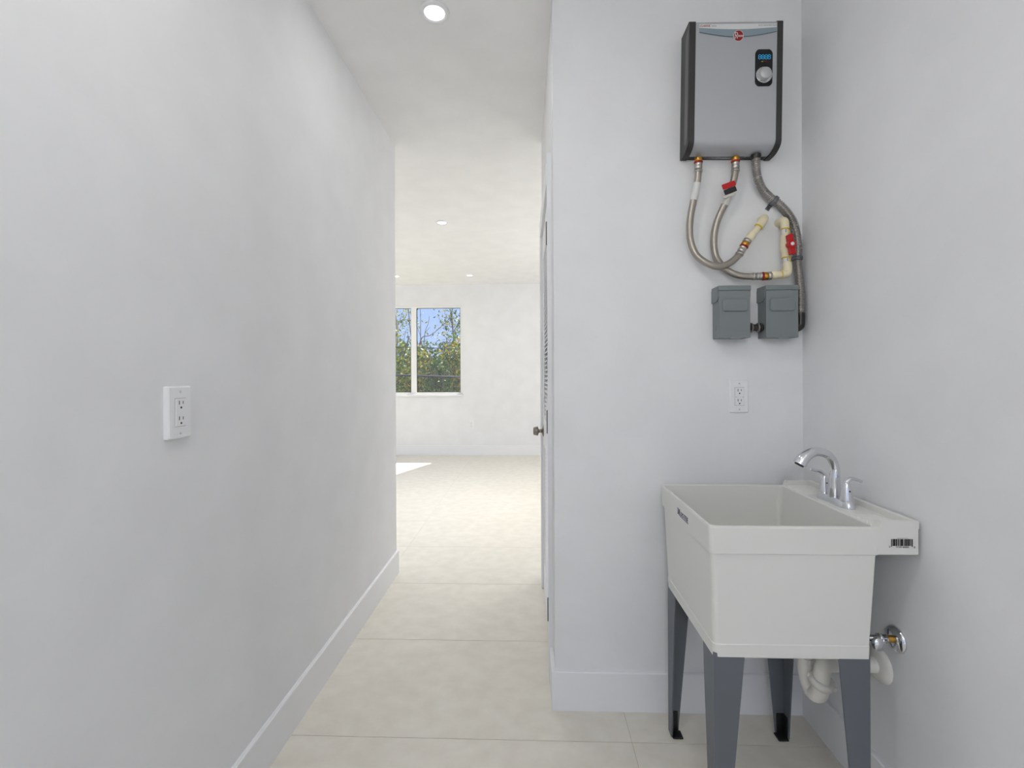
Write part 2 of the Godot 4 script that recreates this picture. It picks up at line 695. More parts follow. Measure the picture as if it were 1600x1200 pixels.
func build_door() -> void:
	var hf := hall_frame()
	var w0 := 0.235
	var w1 := 0.985
	var top := 2.092
	var st := mb()
	bx(st, V(0, 0, -w0), V(0.12, 2.739, -0.118))
	bx(st, V(0, 0, -1.175), V(0.12, 2.739, -w1))
	bx(st, V(0, top, -w1), V(0.12, 2.739, -w0))
	var w := struct("wall_hall", st, M.wall, "white hallway wall on the right around the louvered closet door", "wall")
	w.transform = hf
	st = mb()
	var p := PackedVector2Array([Vector2(-0.0135, 0.0), Vector2(0.002, 0.0), Vector2(0.002, 0.1468), Vector2(-0.011, 0.1468), Vector2(-0.0135, 0.144)])
	prism(st, p, -0.142, 0.0135)
	w = struct("baseboard_hall", st, M.trim, "short piece of white baseboard between corner and closet door casing", "baseboard")
	w.transform = hf
	# casing and jamb
	var c := holder("trim_1", "white casing around the louvered closet door in the hallway", "door trim")
	c.transform = hf
	st = mb()
	var up := Transform3D(Basis(V(1, 0, 0), V(0, 0, -1), V(0, 1, 0)), Vector3.ZERO)   # outline in x and -z, pushed upwards
	prism(st, PackedVector2Array([Vector2(0.0, 0.142), Vector2(0.0, w0), Vector2(-0.009, w0), Vector2(-0.0110, w0 - 0.02), Vector2(-0.0172, 0.160), Vector2(-0.0175, 0.142)]), 0.0, top + 0.095, up)
	obj("casing_leg", st, M.trim, c)
	st = mb()
	bx(st, V(-0.0175, 0, -1.08), V(0.0, top + 0.095, -w1), 0.0015)
	obj("casing_leg", st, M.trim, c)
	st = mb()
	bx(st, V(-0.0175, top, -w1), V(0.0, top + 0.095, -w0), 0.0015)
	obj("casing_head", st, M.trim, c)
	st = mb()
	bx(st, V(0.033, 0, -w0 - 0.012), V(0.12, top, -w0), 0.001)
	bx(st, V(0.033, 0, -w1), V(0.12, top, -w1 + 0.012), 0.001)
	bx(st, V(0.033, top - 0.012, -w1 + 0.012), V(0.12, top, -w0 - 0.012), 0.001)
	obj("jamb", st, M.trim, c)
	# the door leaf
	var d := holder("door_1", "white louvered closet door with a round satin metal knob, closed", "door")
	d.transform = hf
	var a := w0 + 0.003
	var b := w1 - 0.003
	for s in [[a, a + 0.1], [b - 0.1, b]]:
		st = mb()
		bx(st, V(-0.004, 0.012, -s[1]), V(0.031, top - 0.004, -s[0]), 0.0015)
		obj("stile", st, M.trim, d)
	for s in [[0.012, 0.185], [0.875, 1.03], [1.93, top - 0.004]]:
		st = mb()
		bx(st, V(-0.004, s[0], -b + 0.1), V(0.031, s[1], -a - 0.1), 0.0015)
		obj("rail", st, M.trim, d)
	st = mb()
	bx(st, V(-0.0150, -0.0026, -(b - a - 0.2) / 2), V(0.0150, 0.0026, (b - a - 0.2) / 2), 0.0012)
	var slat := done(st)
	for s in [[0.185, 0.875], [1.03, 1.93]]:
		var n := int((s[1] - s[0]) / 0.0235)
		for i in n:
			var o := obj("slat", slat, M.trim, d)
			o.transform = Transform3D(Basis(V(0, 0, 1), 0.52), V(0.0135, s[0] + (s[1] - s[0]) * (i + 0.5) / n, -(a + b) / 2))
	for y in [0.255, 1.068, 1.885]:
		st = mb()
		lathe(st, PackedVector2Array([Vector2(0.0001, -0.053), Vector2(0.004, -0.051), Vector2(0.0062, -0.049), Vector2(0.0062, 0.049), Vector2(0.004, 0.051), Vector2(0.0001, 0.053)]), Transform3D(Basis.IDENTITY, V(-0.0118, y, -a - 0.002)), 12)
		bx(st, V(-0.006, y - 0.047, -a - 0.024), V(-0.0035, y + 0.047, -a), 0.0003)
		obj("hinge", st, M.nickel, d, "dark metal hinge")
	st = mb()
	var kt := Transform3D(Basis(V(0, 0, 1), PI / 2), V(-0.004, 0.945, -0.915))   # y of the lathe runs to local -x
	lathe(st, PackedVector2Array([Vector2(0.032, 0.0), Vector2(0.031, 0.004), Vector2(0.022, 0.008), Vector2(0.012, 0.011), Vector2(0.0095, 0.024), Vector2(0.014, 0.030), Vector2(0.0255, 0.033), Vector2(0.0270, 0.036), Vector2(0.0235, 0.056), Vector2(0.020, 0.060), Vector2(0.0001, 0.061)]), kt, 28)
	obj("knob", st, M.knob_metal, d, "grey satin metal knob")


# ------------------------------------------------------------------ windows and glass doors
func build_windows() -> void:
	var x0 := -2.65
	var x1 := -1.09
	var y0 := 0.955
	var y1 := 2.358
	var w := holder("window_1", "white two-pane sliding window in the far wall looking out on trees", "window")
	var zo := ZF - 0.10
	var st := mb()
	for r in [[x0, y0, x0 + 0.03, y1], [x1 - 0.03, y0, x1, y1], [x0 + 0.03, y0, x1 - 0.03, y0 + 0.03], [x0 + 0.03, y1 - 0.03, x1 - 0.03, y1]]:
		bx(st, V(r[0], r[1], zo), V(r[2], r[3], zo + 0.07), 0.002)
	obj("window_frame", st, M.vinyl, w)
	var xm := -1.867
	st = mb()
	bx(st, V(xm - 0.043, y0 + 0.03, zo + 0.015), V(xm + 0.043, y1 - 0.03, zo + 0.062), 0.003)
	obj("mullion", st, M.vinyl, w)
	for s in [[x0 + 0.03, xm - 0.043], [xm + 0.043, x1 - 0.03]]:
		st = mb()
		bx(st, V(s[0], y0 + 0.03, zo + 0.03), V(s[1], y1 - 0.03, zo + 0.036))
		obj("pane", st, M.glass, w)
		st = mb()
		for r in [[s[0], y0 + 0.03, s[0] + 0.008, y1 - 0.03], [s[1] - 0.008, y0 + 0.03, s[1], y1 - 0.03], [s[0] + 0.008, y0 + 0.03, s[1] - 0.008, y0 + 0.04], [s[0] + 0.008, y1 - 0.036, s[1] - 0.008, y1 - 0.03]]:
			bx(st, V(r[0], r[1], zo + 0.026), V(r[2], r[3], zo + 0.04))
		obj("gasket", st, M.fitting, w, "dark gasket line around the pane")
	st = mb()
	bx(st, V(x0 - 0.02, y0 - 0.032, ZF - 0.02), V(x1 + 0.02, y0, ZF + 0.03), 0.003)
	bx(st, V(x0, y0 - 0.012, ZF - 0.119), V(x1, y0 + 0.001, ZF - 0.02))
	obj("window_sill", st, M.trim, w)

	# unseen glass doors out of the frame, placed to let daylight in
	for s in [["door_2", V(-0.62, 0, 2.3), V(1, 0, 0), 1.4, "unseen glass door behind the viewer, placed to let in daylight"], ["door_3", V(-4.5, 0, -3.3), V(0, 0, -1), 3.6, "unseen wide glass sliding door placed for daylight at the far room's left end"]]:
		var g := holder(s[0], s[4], "door")
		var ax: Vector3 = s[2]
		g.transform = Transform3D(Basis(ax, Vector3.UP, ax.cross(Vector3.UP)), s[1])
		var wd: float = s[3]
		st = mb()
		var zz := 0.06 if s[0] == "door_2" else -0.06
		for r in [[0.0, 0.0, 0.05, 2.15], [wd - 0.05, 0.0, wd, 2.15], [wd / 2 - 0.03, 0.03, wd / 2 + 0.03, 2.1], [0.05, 0.0, wd - 0.05, 0.03], [0.05, 2.1, wd - 0.05, 2.15]]:
			bx(st, V(r[0], r[1], zz - 0.03), V(r[2], r[3], zz + 0.03), 0.002)
		obj("door_frame", st, M.vinyl, g)
		for q in [[0.05, wd / 2 - 0.03], [wd / 2 + 0.03, wd - 0.05]]:
			st = mb()
			bx(st, V(q[0], 0.03, zz - 0.003), V(q[1], 2.1, zz + 0.003))
			obj("pane", st, M.glass, g)


# ------------------------------------------------------------------ the laundry sink
func build_sink() -> void:
	var sk := thing("laundry_sink", "white plastic utility sink on grey tapered metal legs by the right wall", "sink", V(0, 0, 0))
	var r := [0.014, 0.003, 0.003, 0.014]
	var ri := [0.03, 0.02, 0.02, 0.03]
	var st := mb()
	var rings := [
		rring(0.4855, 0.886, -1.672, -1.2565, 0.517, r),
		rring(0.4835, 0.889, -1.675, -1.2545, 0.520, r),
		rring(0.4825, 0.890, -1.676, -1.2535, 0.553, r),
		rring(0.4838, 0.890, -1.676, -1.2550, 0.555, r),
		rring(0.4775, 0.9015, -1.700, -1.2475, 0.796, r),
		rring(0.4722, 0.905, -1.7075, -1.2440, 0.799, r),
		rring(0.4700, 0.906, -1.710, -1.2430, 0.866, r),
		rring(0.4712, 0.905, -1.709, -1.2442, 0.8715, r),
		rring(0.4765, 0.900, -1.704, -1.2490, 0.872, [0.012, 0.012, 0.012, 0.012]),
		rring(0.4785, 0.898, -1.702, -1.2510, 0.869, [0.014, 0.014, 0.014, 0.014]),
		rring(0.4880, 0.880, -1.688, -1.2620, 0.62, ri),
		rring(0.4960, 0.876, -1.672, -1.2740, 0.555, ri),
		rring(0.5200, 0.850, -1.640, -1.3000, 0.537, ri),
		rring(0.6600, 0.760, -1.530, -1.4300, 0.531, ri),
	]
	loft(st, rings)
	obj("basin", st, M.sink, sk)
	# ledge for the faucet: a shelf with a raised border
	st = mb()
	bx(st, V(0.9000, 0.799, -1.7095), V(1.009, 0.872, -1.2435), 0.0025)
	var border := PackedVector2Array([Vector2(0.9030, 0.868), Vector2(1.009, 0.868), Vector2(1.009, 0.8865), Vector2(1.007, 0.8885), Vector2(0.9145, 0.8885)])
	prism(st, border, -1.2555, -1.2433)
	prism(st, border, -1.7095, -1.698)
	bx(st, V(0.996, 0.868, -1.7085), V(1.0089, 0.8886, -1.2445), 0.002)
	var deck := obj("faucet_ledge", st, M.sink, sk)
	st = mb()
	prism(st, PackedVector2Array([Vector2(-0.0042, -0.001), Vector2(0.0042, -0.001), Vector2(0.0026, 0.0026), Vector2(0, 0.0036), Vector2(-0.0026, 0.0026)]), -0.034, 0.034, Transform3D(Basis(V(0, 0, -1), V(0, 1, 0), V(1, 0, 0)), Vector3.ZERO))
	lathe(st, PackedVector2Array([Vector2(0.0056, -0.001), Vector2(0.0042, 0.0026), Vector2(0.0001, 0.0042)]), Transform3D(Basis.IDENTITY, V(-0.034, 0, 0)), 10)
	var rib := done(st)
	for k in 16:
		var o := obj("ridge", rib, M.sink, deck)
		o.position = V(0.940, 0.872, -1.272 - 0.0125 * k if k < 7 else -1.582 - 0.0125 * (k - 7))
	# legs: steel angles, tapering to the floor
	for s in [[0.4845, -1.2550, 1.0, -1.0], [0.8915, -1.2550, -1.0, -1.0], [0.4845, -1.6750, 1.0, 1.0], [0.8915, -1.6750, -1.0, 1.0]]:
		st = mb()
		leg_shape(st, s[0], s[1], s[2], s[3])
		var lg := obj("leg", st, M.steel_leg, sk)
		st = mb()
		var fx: float = s[0] + s[2] * 0.0045
		var fz: float = s[1] + s[3] * 0.0045
		var tp := Transform3D.IDENTITY
		bx(st, V(minf(fx, fx + s[2] * 0.027), 0.0, minf(fz, fz + s[3] * 0.005)), V(maxf(fx, fx + s[2] * 0.027), 0.075, maxf(fz, fz + s[3] * 0.005)), 0.0015, tp)
		bx(st, V(minf(fx, fx + s[2] * 0.005), 0.0, minf(fz, fz + s[3] * 0.027)), V(maxf(fx, fx + s[2] * 0.005), 0.075, maxf(fz, fz + s[3] * 0.027)), 0.0015, tp)
		bx(st, V(minf(fx, fx + s[2] * 0.036), 0.0, minf(fz, fz + s[3] * 0.036)), V(maxf(fx, fx + s[2] * 0.036), 0.006, maxf(fz, fz + s[3] * 0.036)), 0.0015, tp)
		obj("foot", st, M.black_foot, lg, "black plastic foot")
	# printed marks
	var side := Transform3D(Basis(V(0, 0, 1), V(0, 1, 0), V(-1, 0, 0)), V(0.4712, 0.8335, -1.462))
	var nm := Node3D.new()
	nm.name = "printed_name"
	sk.add_child(nm, true)
	lettering("M", 0.020, M.print_blue, nm, "emblem", side.translated_local(V(-0.041, 0, 0.0006)), "Droid Serif", true, 1.1)
	lettering("USTEE", 0.0135, M.print_blue, nm, "letters", side.translated_local(V(0.012, -0.001, 0.0006)), "Droid Sans", true, 1.3)
	st = mb()
	bx(st, V(-0.03, -0.0118, 0.0004), V(0.048, -0.0104, 0.0009), 0, side)
	obj("underline", st, M.print_blue, nm)
	var bar := Node3D.new()
	bar.name = "printed_barcode"
	sk.add_child(bar, true)
	st = mb()
	var bits := "1010001011011101001101100010110001001101010101000010110011010100111010010100010101"
	var bw := 0.0545 / bits.length()
	for i in bits.length():
		if bits[i] == "1":
			var lowend := 0.0 if i < 4 or i > bits.length() - 5 else 0.0022
			var zf := -1.2431
			bx(st, V(0.9375 + bw * i, 0.8215 + lowend, zf), V(0.9375 + bw * (i + 1), 0.8415, zf + 0.0006))
	obj("bars", st, M.print_black, bar)
	lettering("17181 00000", 0.0042, M.print_black, bar, "digits", Transform3D(Basis.IDENTITY, V(0.9655, 0.8205, -1.2428)))
	lettering("0", 0.005, M.print_black, bar, "digits", Transform3D(Basis.IDENTITY, V(0.9335, 0.8215, -1.2428)))
	lettering("8", 0.005, M.print_black, bar, "digits", Transform3D(Basis.IDENTITY, V(0.9965, 0.8205, -1.2428)))
	st = mb()
	bx(st, V(0.952, 0.8432, -1.2431), V(0.981, 0.8442, -1.2426))
	obj("small_print", st, M.print_grey, bar)


func leg_shape(st: SurfaceTool, x: float, z: float, sx: float, sz: float) -> void:
	# two thin tapering flanges meeting at an outer corner
	var th := 0.0045
	for k in 2:
		var rings := []
		for q in [[0.004, 0.034], [0.530, 0.0815]]:
			var y: float = q[0]
			var wd: float = q[1]
			var xa := x
			var xb := x + sx * (wd if k == 0 else th)
			var za := z + sz * (0.0 if k == 0 else th)
			var zb := z + sz * (th if k == 0 else wd)
			rings.append(ring4(minf(xa, xb), maxf(xa, xb), minf(za, zb), maxf(za, zb), y, Transform3D.IDENTITY))
		loft(st, rings)


# ------------------------------------------------------------------ faucet
func build_faucet() -> void:
	var fx := 0.944
	var f := thing("faucet", "chrome two-handle faucet with a high arched spout on the sink ledge", "faucet", V(fx, 0.872, -1.476))
	var st := mb()
	var rings := []
	for q in [[0.0, 0.0255, 0.079], [0.004, 0.0255, 0.079], [0.015, 0.0225, 0.074], [0.0205, 0.0205, 0.072], [0.0215, 0.0185, 0.070]]:
		var ring := PackedVector3Array()
		for i in 48:
			var a := TAU * i / 48
			var e: float = absf(sin(a))
			var narrow := 1.0 - 0.22 * pow(maxf(0.0, 1.0 - e * 1.2), 2.0)
			ring.append(V(signf(cos(a)) * pow(absf(cos(a)), 0.75) * q[1] * narrow, q[0], -signf(sin(a)) * pow(e, 0.75) * q[2]))
		rings.append(ring)
	loft(st, rings, true, true, 1)
	obj("base_plate", st, M.chrome, f)
	# spout
	var pts := []
	for p in [V(0.9410, 0.8905, 0), V(0.9413, 0.910, 0), V(0.9422, 0.9422, 0), V(0.9435, 0.9781, 0), V(0.9356, 1.0039, 0), V(0.9181, 1.0229, 0), V(0.8899, 1.0302, 0), V(0.8644, 1.0235, 0), V(0.8467, 1.0085, 0), V(0.8349, 0.9907, 0)]:
		pts.append(p - V(fx, 0.872, 0))
	var sp := spline(pts, 0.004)
	var rad := PackedFloat32Array()
	for i in sp.size():
		var u := float(i) / (sp.size() - 1)
		rad.append(lerpf(0.0180, 0.0138, minf(u * 2.6, 1.0)) + 0.0056 * smoothstep(0.68, 1.0, u) - 0.0012 * sin(PI * clampf((u - 0.3) / 0.4, 0.0, 1.0)))
	st = mb()
	tube(st, sp, rad, 28)
	obj("spout", st, M.chrome, f)
	st = mb()
	var tip := sp[sp.size() - 1]
	var dir := (sp[sp.size() - 1] - sp[sp.size() - 3]).normalized()
	lathe(st, PackedVector2Array([Vector2(0.0135, -0.002), Vector2(0.0135, 0.0035), Vector2(0.0001, 0.0035)]), facing(tip, dir), 20)
	obj("aerator", st, M.fitting, f)
	# handles
	for s in [[-0.053, -1.0, 0.0155, 0.0085], [0.052, 1.0, 0.0180, 0.0100]]:
		st = mb()
		var at := V(0, 0.0200, s[0])
		lathe(st, PackedVector2Array([Vector2(s[2] * 1.02, 0.0), Vector2(s[2], 0.004), Vector2(s[2] * 0.82, 0.028), Vector2(s[3] * 1.05, 0.050), Vector2(s[3] * 0.8, 0.0565), Vector2(0.0001, 0.0595)]), Transform3D(Basis.IDENTITY, at), 24)
		var hd := obj("handle", st, M.chrome, f)
		var sx: float = s[1]
		var lp := spline([at + V(-sx * 0.004, 0.040, 0), at + V(sx * 0.001, 0.055, 0), at + V(sx * 0.014, 0.0655, 0), at + V(sx * 0.030, 0.0690 if sx < 0 else 0.063, 0), at + V(sx * 0.044, 0.0720 if sx < 0 else 0.057, 0)], 0.003)
		var lr := PackedFloat32Array()
		for i in lp.size():
			var u := float(i) / (lp.size() - 1)
			lr.append(lerpf(s[3] * 0.95, 0.0046, pow(u, 0.6)))
		st = mb()
		tube(st, lp, lr, 16)
		obj("lever", st, M.chrome, hd)
		st = mb()
		lathe(st, PackedVector2Array([Vector2(0.0022, 0.0), Vector2(0.0022, 0.001), Vector2(0.0001, 0.0012)]), facing(at + V(0.0, 0.031, s[2] * 0.80), V(0, 0.2, 1)), 10)
		obj("set_screw", st, M.fitting, hd)


# ------------------------------------------------------------------ under the sink
func build_plumbing_below() -> void:
	var t := thing("drain_trap", "white plastic drain trap under the sink running to the right wall", "drain pipe", V(0.85, 0.30, -1.43))
	var o := t.position
	var st := mb()
	tube(st, spline([V(0.846, 0.5165, -1.464) - o, V(0.846, 0.45, -1.464) - o, V(0.846, 0.385, -1.464) - o], 0.02), 0.019, 24)
	obj("tailpiece", st, M.pvc, t)
	st = mb()
	tube(st, spline([V(0.846, 0.40, -1.464) - o, V(0.846, 0.36, -1.463) - o, V(0.847, 0.326, -1.452) - o, V(0.849, 0.311, -1.430) - o, V(0.851, 0.326, -1.407) - o, V(0.852, 0.362, -1.396) - o], 0.006), 0.0235, 24)
	obj("trap_bend", st, M.pvc, t)
	st = mb()
	tube(st, spline([V(0.852, 0.365, -1.396) - o, V(0.852, 0.395, -1.395) - o, V(0.858, 0.415, -1.394) - o, V(0.880, 0.421, -1.394) - o, V(0.93, 0.421, -1.394) - o, V(1.016, 0.421, -1.394) - o], 0.006), 0.0222, 24)
	obj("trap_arm", st, M.pvc, t)
	st = mb()
	var nt := facing(V(0.852, 0.366, -1.396) - o, V(0.12, 1, 0.30))
	lathe(st, PackedVector2Array([Vector2(0.026, -0.011), Vector2(0.0315, -0.010), Vector2(0.0325, 0.008), Vector2(0.029, 0.011), Vector2(0.024, 0.011)]), nt, 28)
	for k in 2:
		bx(st, V(-0.004, -0.008, 0.026), V(0.004, 0.007, 0.038), 0.002, nt * Transform3D(Basis(Vector3.UP, PI * k + 0.9), Vector3.ZERO))
	obj("union_nut", st, M.pvc, t)
	st = mb()
	lathe(st, PackedVector2Array([Vector2(0.050, 0.0), Vector2(0.0495, 0.004), Vector2(0.044, 0.011), Vector2(0.034, 0.016), Vector2(0.0235, 0.018)]), facing(V(XR, 0.421, -1.394) - o, V(-1, 0, 0)), 36)
	obj("wall_flange", st, M.pvc, t)

	var v := thing("supply_valve", "chrome water supply valve with a round wall plate, right of the sink", "valve", V(XR, 0.531, -1.332))
	st = mb()
	lathe(st, PackedVector2Array([Vector2(0.0365, 0.0), Vector2(0.0365, 0.003), Vector2(0.033, 0.008), Vector2(0.024, 0.0125), Vector2(0.0125, 0.014)]), facing(Vector3.ZERO, V(-1, 0, 0)), 36)
	obj("wall_plate", st, M.chrome, v)
	st = mb()
	lathe(st, PackedVector2Array([Vector2(0.0095, 0.010), Vector2(0.0095, 0.040)]), facing(Vector3.ZERO, V(-1, 0, 0)), 20)
	obj("pipe_stub", st, M.brass, v)
	st = mb()
	lathe(st, PackedVector2Array([Vector2(0.011, 0.028), Vector2(0.0125, 0.030), Vector2(0.0125, 0.040), Vector2(0.015, 0.041), Vector2(0.015, 0.050), Vector2(0.010, 0.052), Vector2(0.010, 0.080), Vector2(0.008, 0.084)]), facing(Vector3.ZERO, V(-1, 0, 0)), 8)
	obj("valve_body", st, M.chrome, v)
	st = mb()
	lathe(st, PackedVector2Array([Vector2(0.006, 0.0), Vector2(0.006, 0.02), Vector2(0.017, 0.021), Vector2(0.018, 0.03), Vector2(0.0001, 0.032)]), facing(V(-0.068, 0, 0), V(0, 0, 1)), 20)
	obj("valve_handle", st, M.chrome, v)


# ------------------------------------------------------------------ tankless water heater
func heater_profile(grow: float, lift := 0.0) -> PackedVector2Array:   # (distance from the wall, height), anticlockwise
	var d1 := 0.090 + grow
	var lo := 2.0755 - grow + lift
	var hi := 2.5370 + grow
	var out := PackedVector2Array([Vector2(0.0, lo + 0.007), Vector2(0.002, lo + 0.002), Vector2(0.008, lo), Vector2(0.020, lo)])
	for i in 9:
		var a := -PI / 2 + PI / 2 * i / 8.0
		out.append(Vector2(0.030 + (d1 - 0.030) * cos(a), lo + 0.036 + 0.036 * sin(a)))
	for i in 6:
		var a := PI / 2 * i / 5.0
		out.append(Vector2(d1 - 0.010 + 0.010 * cos(a), hi - 0.010 + 0.010 * sin(a)))
	out.append(Vector2(0.0, hi))
	return out


func build_heater() -> void:
	var h := thing("water_heater", "silver and black tankless electric water heater mounted high on the wall", "water heater", V(0, 0, ZB))
	h.transform = Transform3D(Basis.IDENTITY, V(0.735, 2.30, ZB)) * Transform3D(Basis(V(0, 0, 1), -0.018), Vector3.ZERO) * Transform3D(Basis.IDENTITY, V(-0.735, -2.30, 0))
	var t := Transform3D(Basis(V(0, 0, 1), V(0, 1, 0), V(-1, 0, 0)), Vector3.ZERO)   # outline x -> away from the wall, pushed along -x
	var st := mb()
	prism(st, heater_profile(0.0, 0.0035), -0.8800, -0.5900, t, 1)
	obj("front_cover", st, M.silver, h)
	st = mb()
	bx(st, V(0.592, 2.0790, 0.0), V(0.878, 2.1000, 0.0300), 0.001)
	obj("back_plate", st, M.cap, h, "dark back plate seen below the cover")
	for s in [[0.5690, 0.5912], [0.8788, 0.8985]]:
		st = mb()
		prism(st, heater_profile(0.0018), -s[1], -s[0], t, 1)
		var c := obj("end_cap", st, M.cap, h, "black plastic end cap")
		# lighter colour stands for light catching the cap's bevelled flank
		st = mb()
		var out := PackedVector2Array()
		for p in [Vector2(0.052, 2.113), Vector2(0.063, 2.104), Vector2(0.076, 2.114), Vector2(0.083, 2.135), Vector2(0.083, 2.508), Vector2(0.078, 2.520), Vector2(0.062, 2.506), Vector2(0.052, 2.480)]:
			out.append(p)
		if s[0] < 0.7:
			prism(st, out, -0.5700, -0.5680, t)
		else:
			prism(st, out, -0.8995, -0.8975, t)
		obj("lit_side_band", st, M.cap_lit_band, c)
	# printed band along the top
	var zf := 0.0900
	var band := PackedVector2Array()
	for i in 17:
		var u := i / 16.0
		band.append(Vector2(lerpf(0.604, 0.8765, u), 2.5120 - 0.0065 * sin(PI * u)))
	var arc := PackedVector2Array()
	for i in 17:
		var u := i / 16.0
		arc.append(Vector2(lerpf(0.604, 0.8765, u), 2.4980 - 0.0180 * sin(PI * u)))
	ribbon(h, "label_band", band, line_at(2.5250, 17), zf + 0.0006, M.label_white, "white printed label strip")
	ribbon(h, "label_arc", arc, band, zf + 0.0006, M.label_teal, "blue grey printed arc")
	var rim := PackedVector2Array()
	for p in arc:
		rim.append(p - Vector2(0, 0.0032))
	ribbon(h, "label_edge", rim, arc, zf + 0.0006, M.label_dark, "")
	lettering("CLASSIC", 0.0076, M.logo_red, h, "label_lettering", Transform3D(Basis(V(1, 0, 0), V(0.18, 1, 0), V(0, 0, 1)), V(0.6250, 2.5187, zf + 0.0009)), "Droid Sans", true, 0.95)
	lettering("SERIES", 0.0042, M.print_grey, h, "label_lettering", Transform3D(Basis.IDENTITY, V(0.6560, 2.5180, zf + 0.0009)))
	lettering("Electric Tankless Water Heater", 0.0052, M.print_grey, h, "label_lettering", Transform3D(Basis.IDENTITY, V(0.8440, 2.5192, zf + 0.0009)), "Droid Sans", false, 0.66)
	# round emblem
	var em := Node3D.new()
	em.name = "emblem"
	em.position = V(0.7420, 2.4815, zf + 0.0006)
	h.add_child(em, true)
	st = mb()
	prism(st, disc(0.0182, 40, Vector2.ZERO, 0.0203), 0.0, 0.0012)
	obj("emblem_ring", st, M.label_white, em)
	st = mb()
	prism(st, disc(0.0165, 40, Vector2.ZERO, 0.0187), 0.0012, 0.0018)
	obj("emblem_field", st, M.logo_red, em)
	lettering("R", 0.0220, M.label_white, em, "emblem_lettering", Transform3D(Basis(V(1, 0, 0), V(0.12, 1, 0), V(0, 0, 1)), V(-0.0082, 0.001, 0.0021)), "Droid Serif", false, 0.72)
	lettering("heem", 0.0086, M.label_white, em, "emblem_lettering", Transform3D(Basis.IDENTITY, V(0.0066, -0.0006, 0.0022)), "Droid Sans", true, 0.62)
	# control panel
	var cp := Node3D.new()
	cp.name = "control_panel"
	cp.position = V(0.8330, 2.3670, zf)
	h.add_child(cp, true)
	st = mb()
	var pn := PackedVector2Array()
	for p in rrect(0.0615, 0.1220, 0.012, 5):
		pn.append(p + Vector2(0, signf(p.y) * 0.008 * (1.0 - pow(p.x / 0.0308, 2.0)) if absf(p.y) > 0.045 else 0.0))
	plate(st, pn, -0.001, 0.0025, 0.0015)
	obj("panel_face", st, M.gloss_black, cp, "glossy black control panel")
	for k in 4:
		seven(cp, V(-0.0158 + 0.0112 * k, 0.0375, 0.0027), 0.0082, 0.0150)
	lettering("SET", 0.0035, M.yellow, cp, "panel_lettering", Transform3D(Basis.IDENTITY, V(-0.006, 0.0215, 0.0027)))
	lettering("°F °C", 0.0035, M.red, cp, "panel_lettering", Transform3D(Basis.IDENTITY, V(0.006, 0.0215, 0.0027)))
	for k in 12:
		var a := lerpf(PI * 0.92, PI * 0.16, k / 11.0)
		st = mb()
		bx(st, V(0.0265, -0.0006, 0.0023), V(0.0292 + 0.001 * k / 11.0, 0.0006, 0.0030), 0, Transform3D(Basis(V(0, 0, 1), a), V(0, -0.0270, 0)))
		obj("dial_mark", st, M.label_white, cp)
	st = mb()
	lathe(st, PackedVector2Array([Vector2(0.0282, 0.0), Vector2(0.0280, 0.003), Vector2(0.0264, 0.0036), Vector2(0.0250, 0.001)]), facing(V(0, -0.0270, 0.002), V(0, 0, 1)), 40)
	obj("dial_ring", st, M.chrome, cp)
	st = mb()
	lathe(st, PackedVector2Array([Vector2(0.0205, 0.0), Vector2(0.0205, 0.004), Vector2(0.0200, 0.015), Vector2(0.0188, 0.0168), Vector2(0.0001, 0.0172)]), facing(V(0, -0.0270, 0.002), V(0, 0, 1)), 40)
	obj("dial_knob", st, M.knob, cp, "round silver dial")


func line_at(y: float, n: int) -> PackedVector2Array:
	var out := PackedVector2Array()
	for i in n:
		out.append(Vector2(lerpf(0.604, 0.8765, i / float(n - 1)), y))
	return out


func ribbon(parent: Node3D, called: String, lower: PackedVector2Array, upper: PackedVector2Array, z: float, mat: Material, label: String) -> void:
	var st := mb()
	for i in lower.size() - 1:
		quad(st, V(lower[i].x, lower[i].y, z), V(lower[i + 1].x, lower[i + 1].y, z), V(upper[i + 1].x, upper[i + 1].y, z), V(upper[i].x, upper[i].y, z))
	obj(called, st, mat, parent, label)


func seven(parent: Node3D, c: Vector3, w: float, h: float) -> void:
	var st := mb()
	var b := 0.0018
	for y in [-h / 2, 0.0, h / 2]:
		bx(st, c + V(-w / 2 + b, y - b / 2, 0), c + V(w / 2 - b, y + b / 2, 0.0004))
	for x in [-w / 2, w / 2]:
		bx(st, c + V(x - b / 2, b * 0.5, 0), c + V(x + b / 2, h / 2 - b * 0.5, 0.0004))
		bx(st, c + V(x - b / 2, -h / 2 + b * 0.5, 0), c + V(x + b / 2, -b * 0.5, 0.0004))
	obj("display_digit", st, M.lcd, parent, "glowing blue digit")


# ------------------------------------------------------------------ hoses, pipes, conduit
func ring_on(st: SurfaceTool, p: Vector3, d: Vector3, prof: Array, seg := 20, smooth := 1) -> void:
	var q := PackedVector2Array()
	for a in prof:
		q.append(Vector2(a[0], a[1]))
	lathe(st, q, facing(p, d), seg, smooth)


func ferrule(parent: Node3D, p: Vector3, d: Vector3) -> void:   # d points from the hose towards the nut
	var st := mb()
	ring_on(st, p, d, [[0.0125, -0.004], [0.0150, -0.003], [0.0150, 0.002], [0.0135, 0.003], [0.0135, 0.012], [0.0146, 0.014], [0.0135, 0.016], [0.0135, 0.024], [0.0146, 0.026], [0.0135, 0.028], [0.0120, 0.032]])
	obj("ferrule", st, M.steel, parent, "crimped steel ferrule")


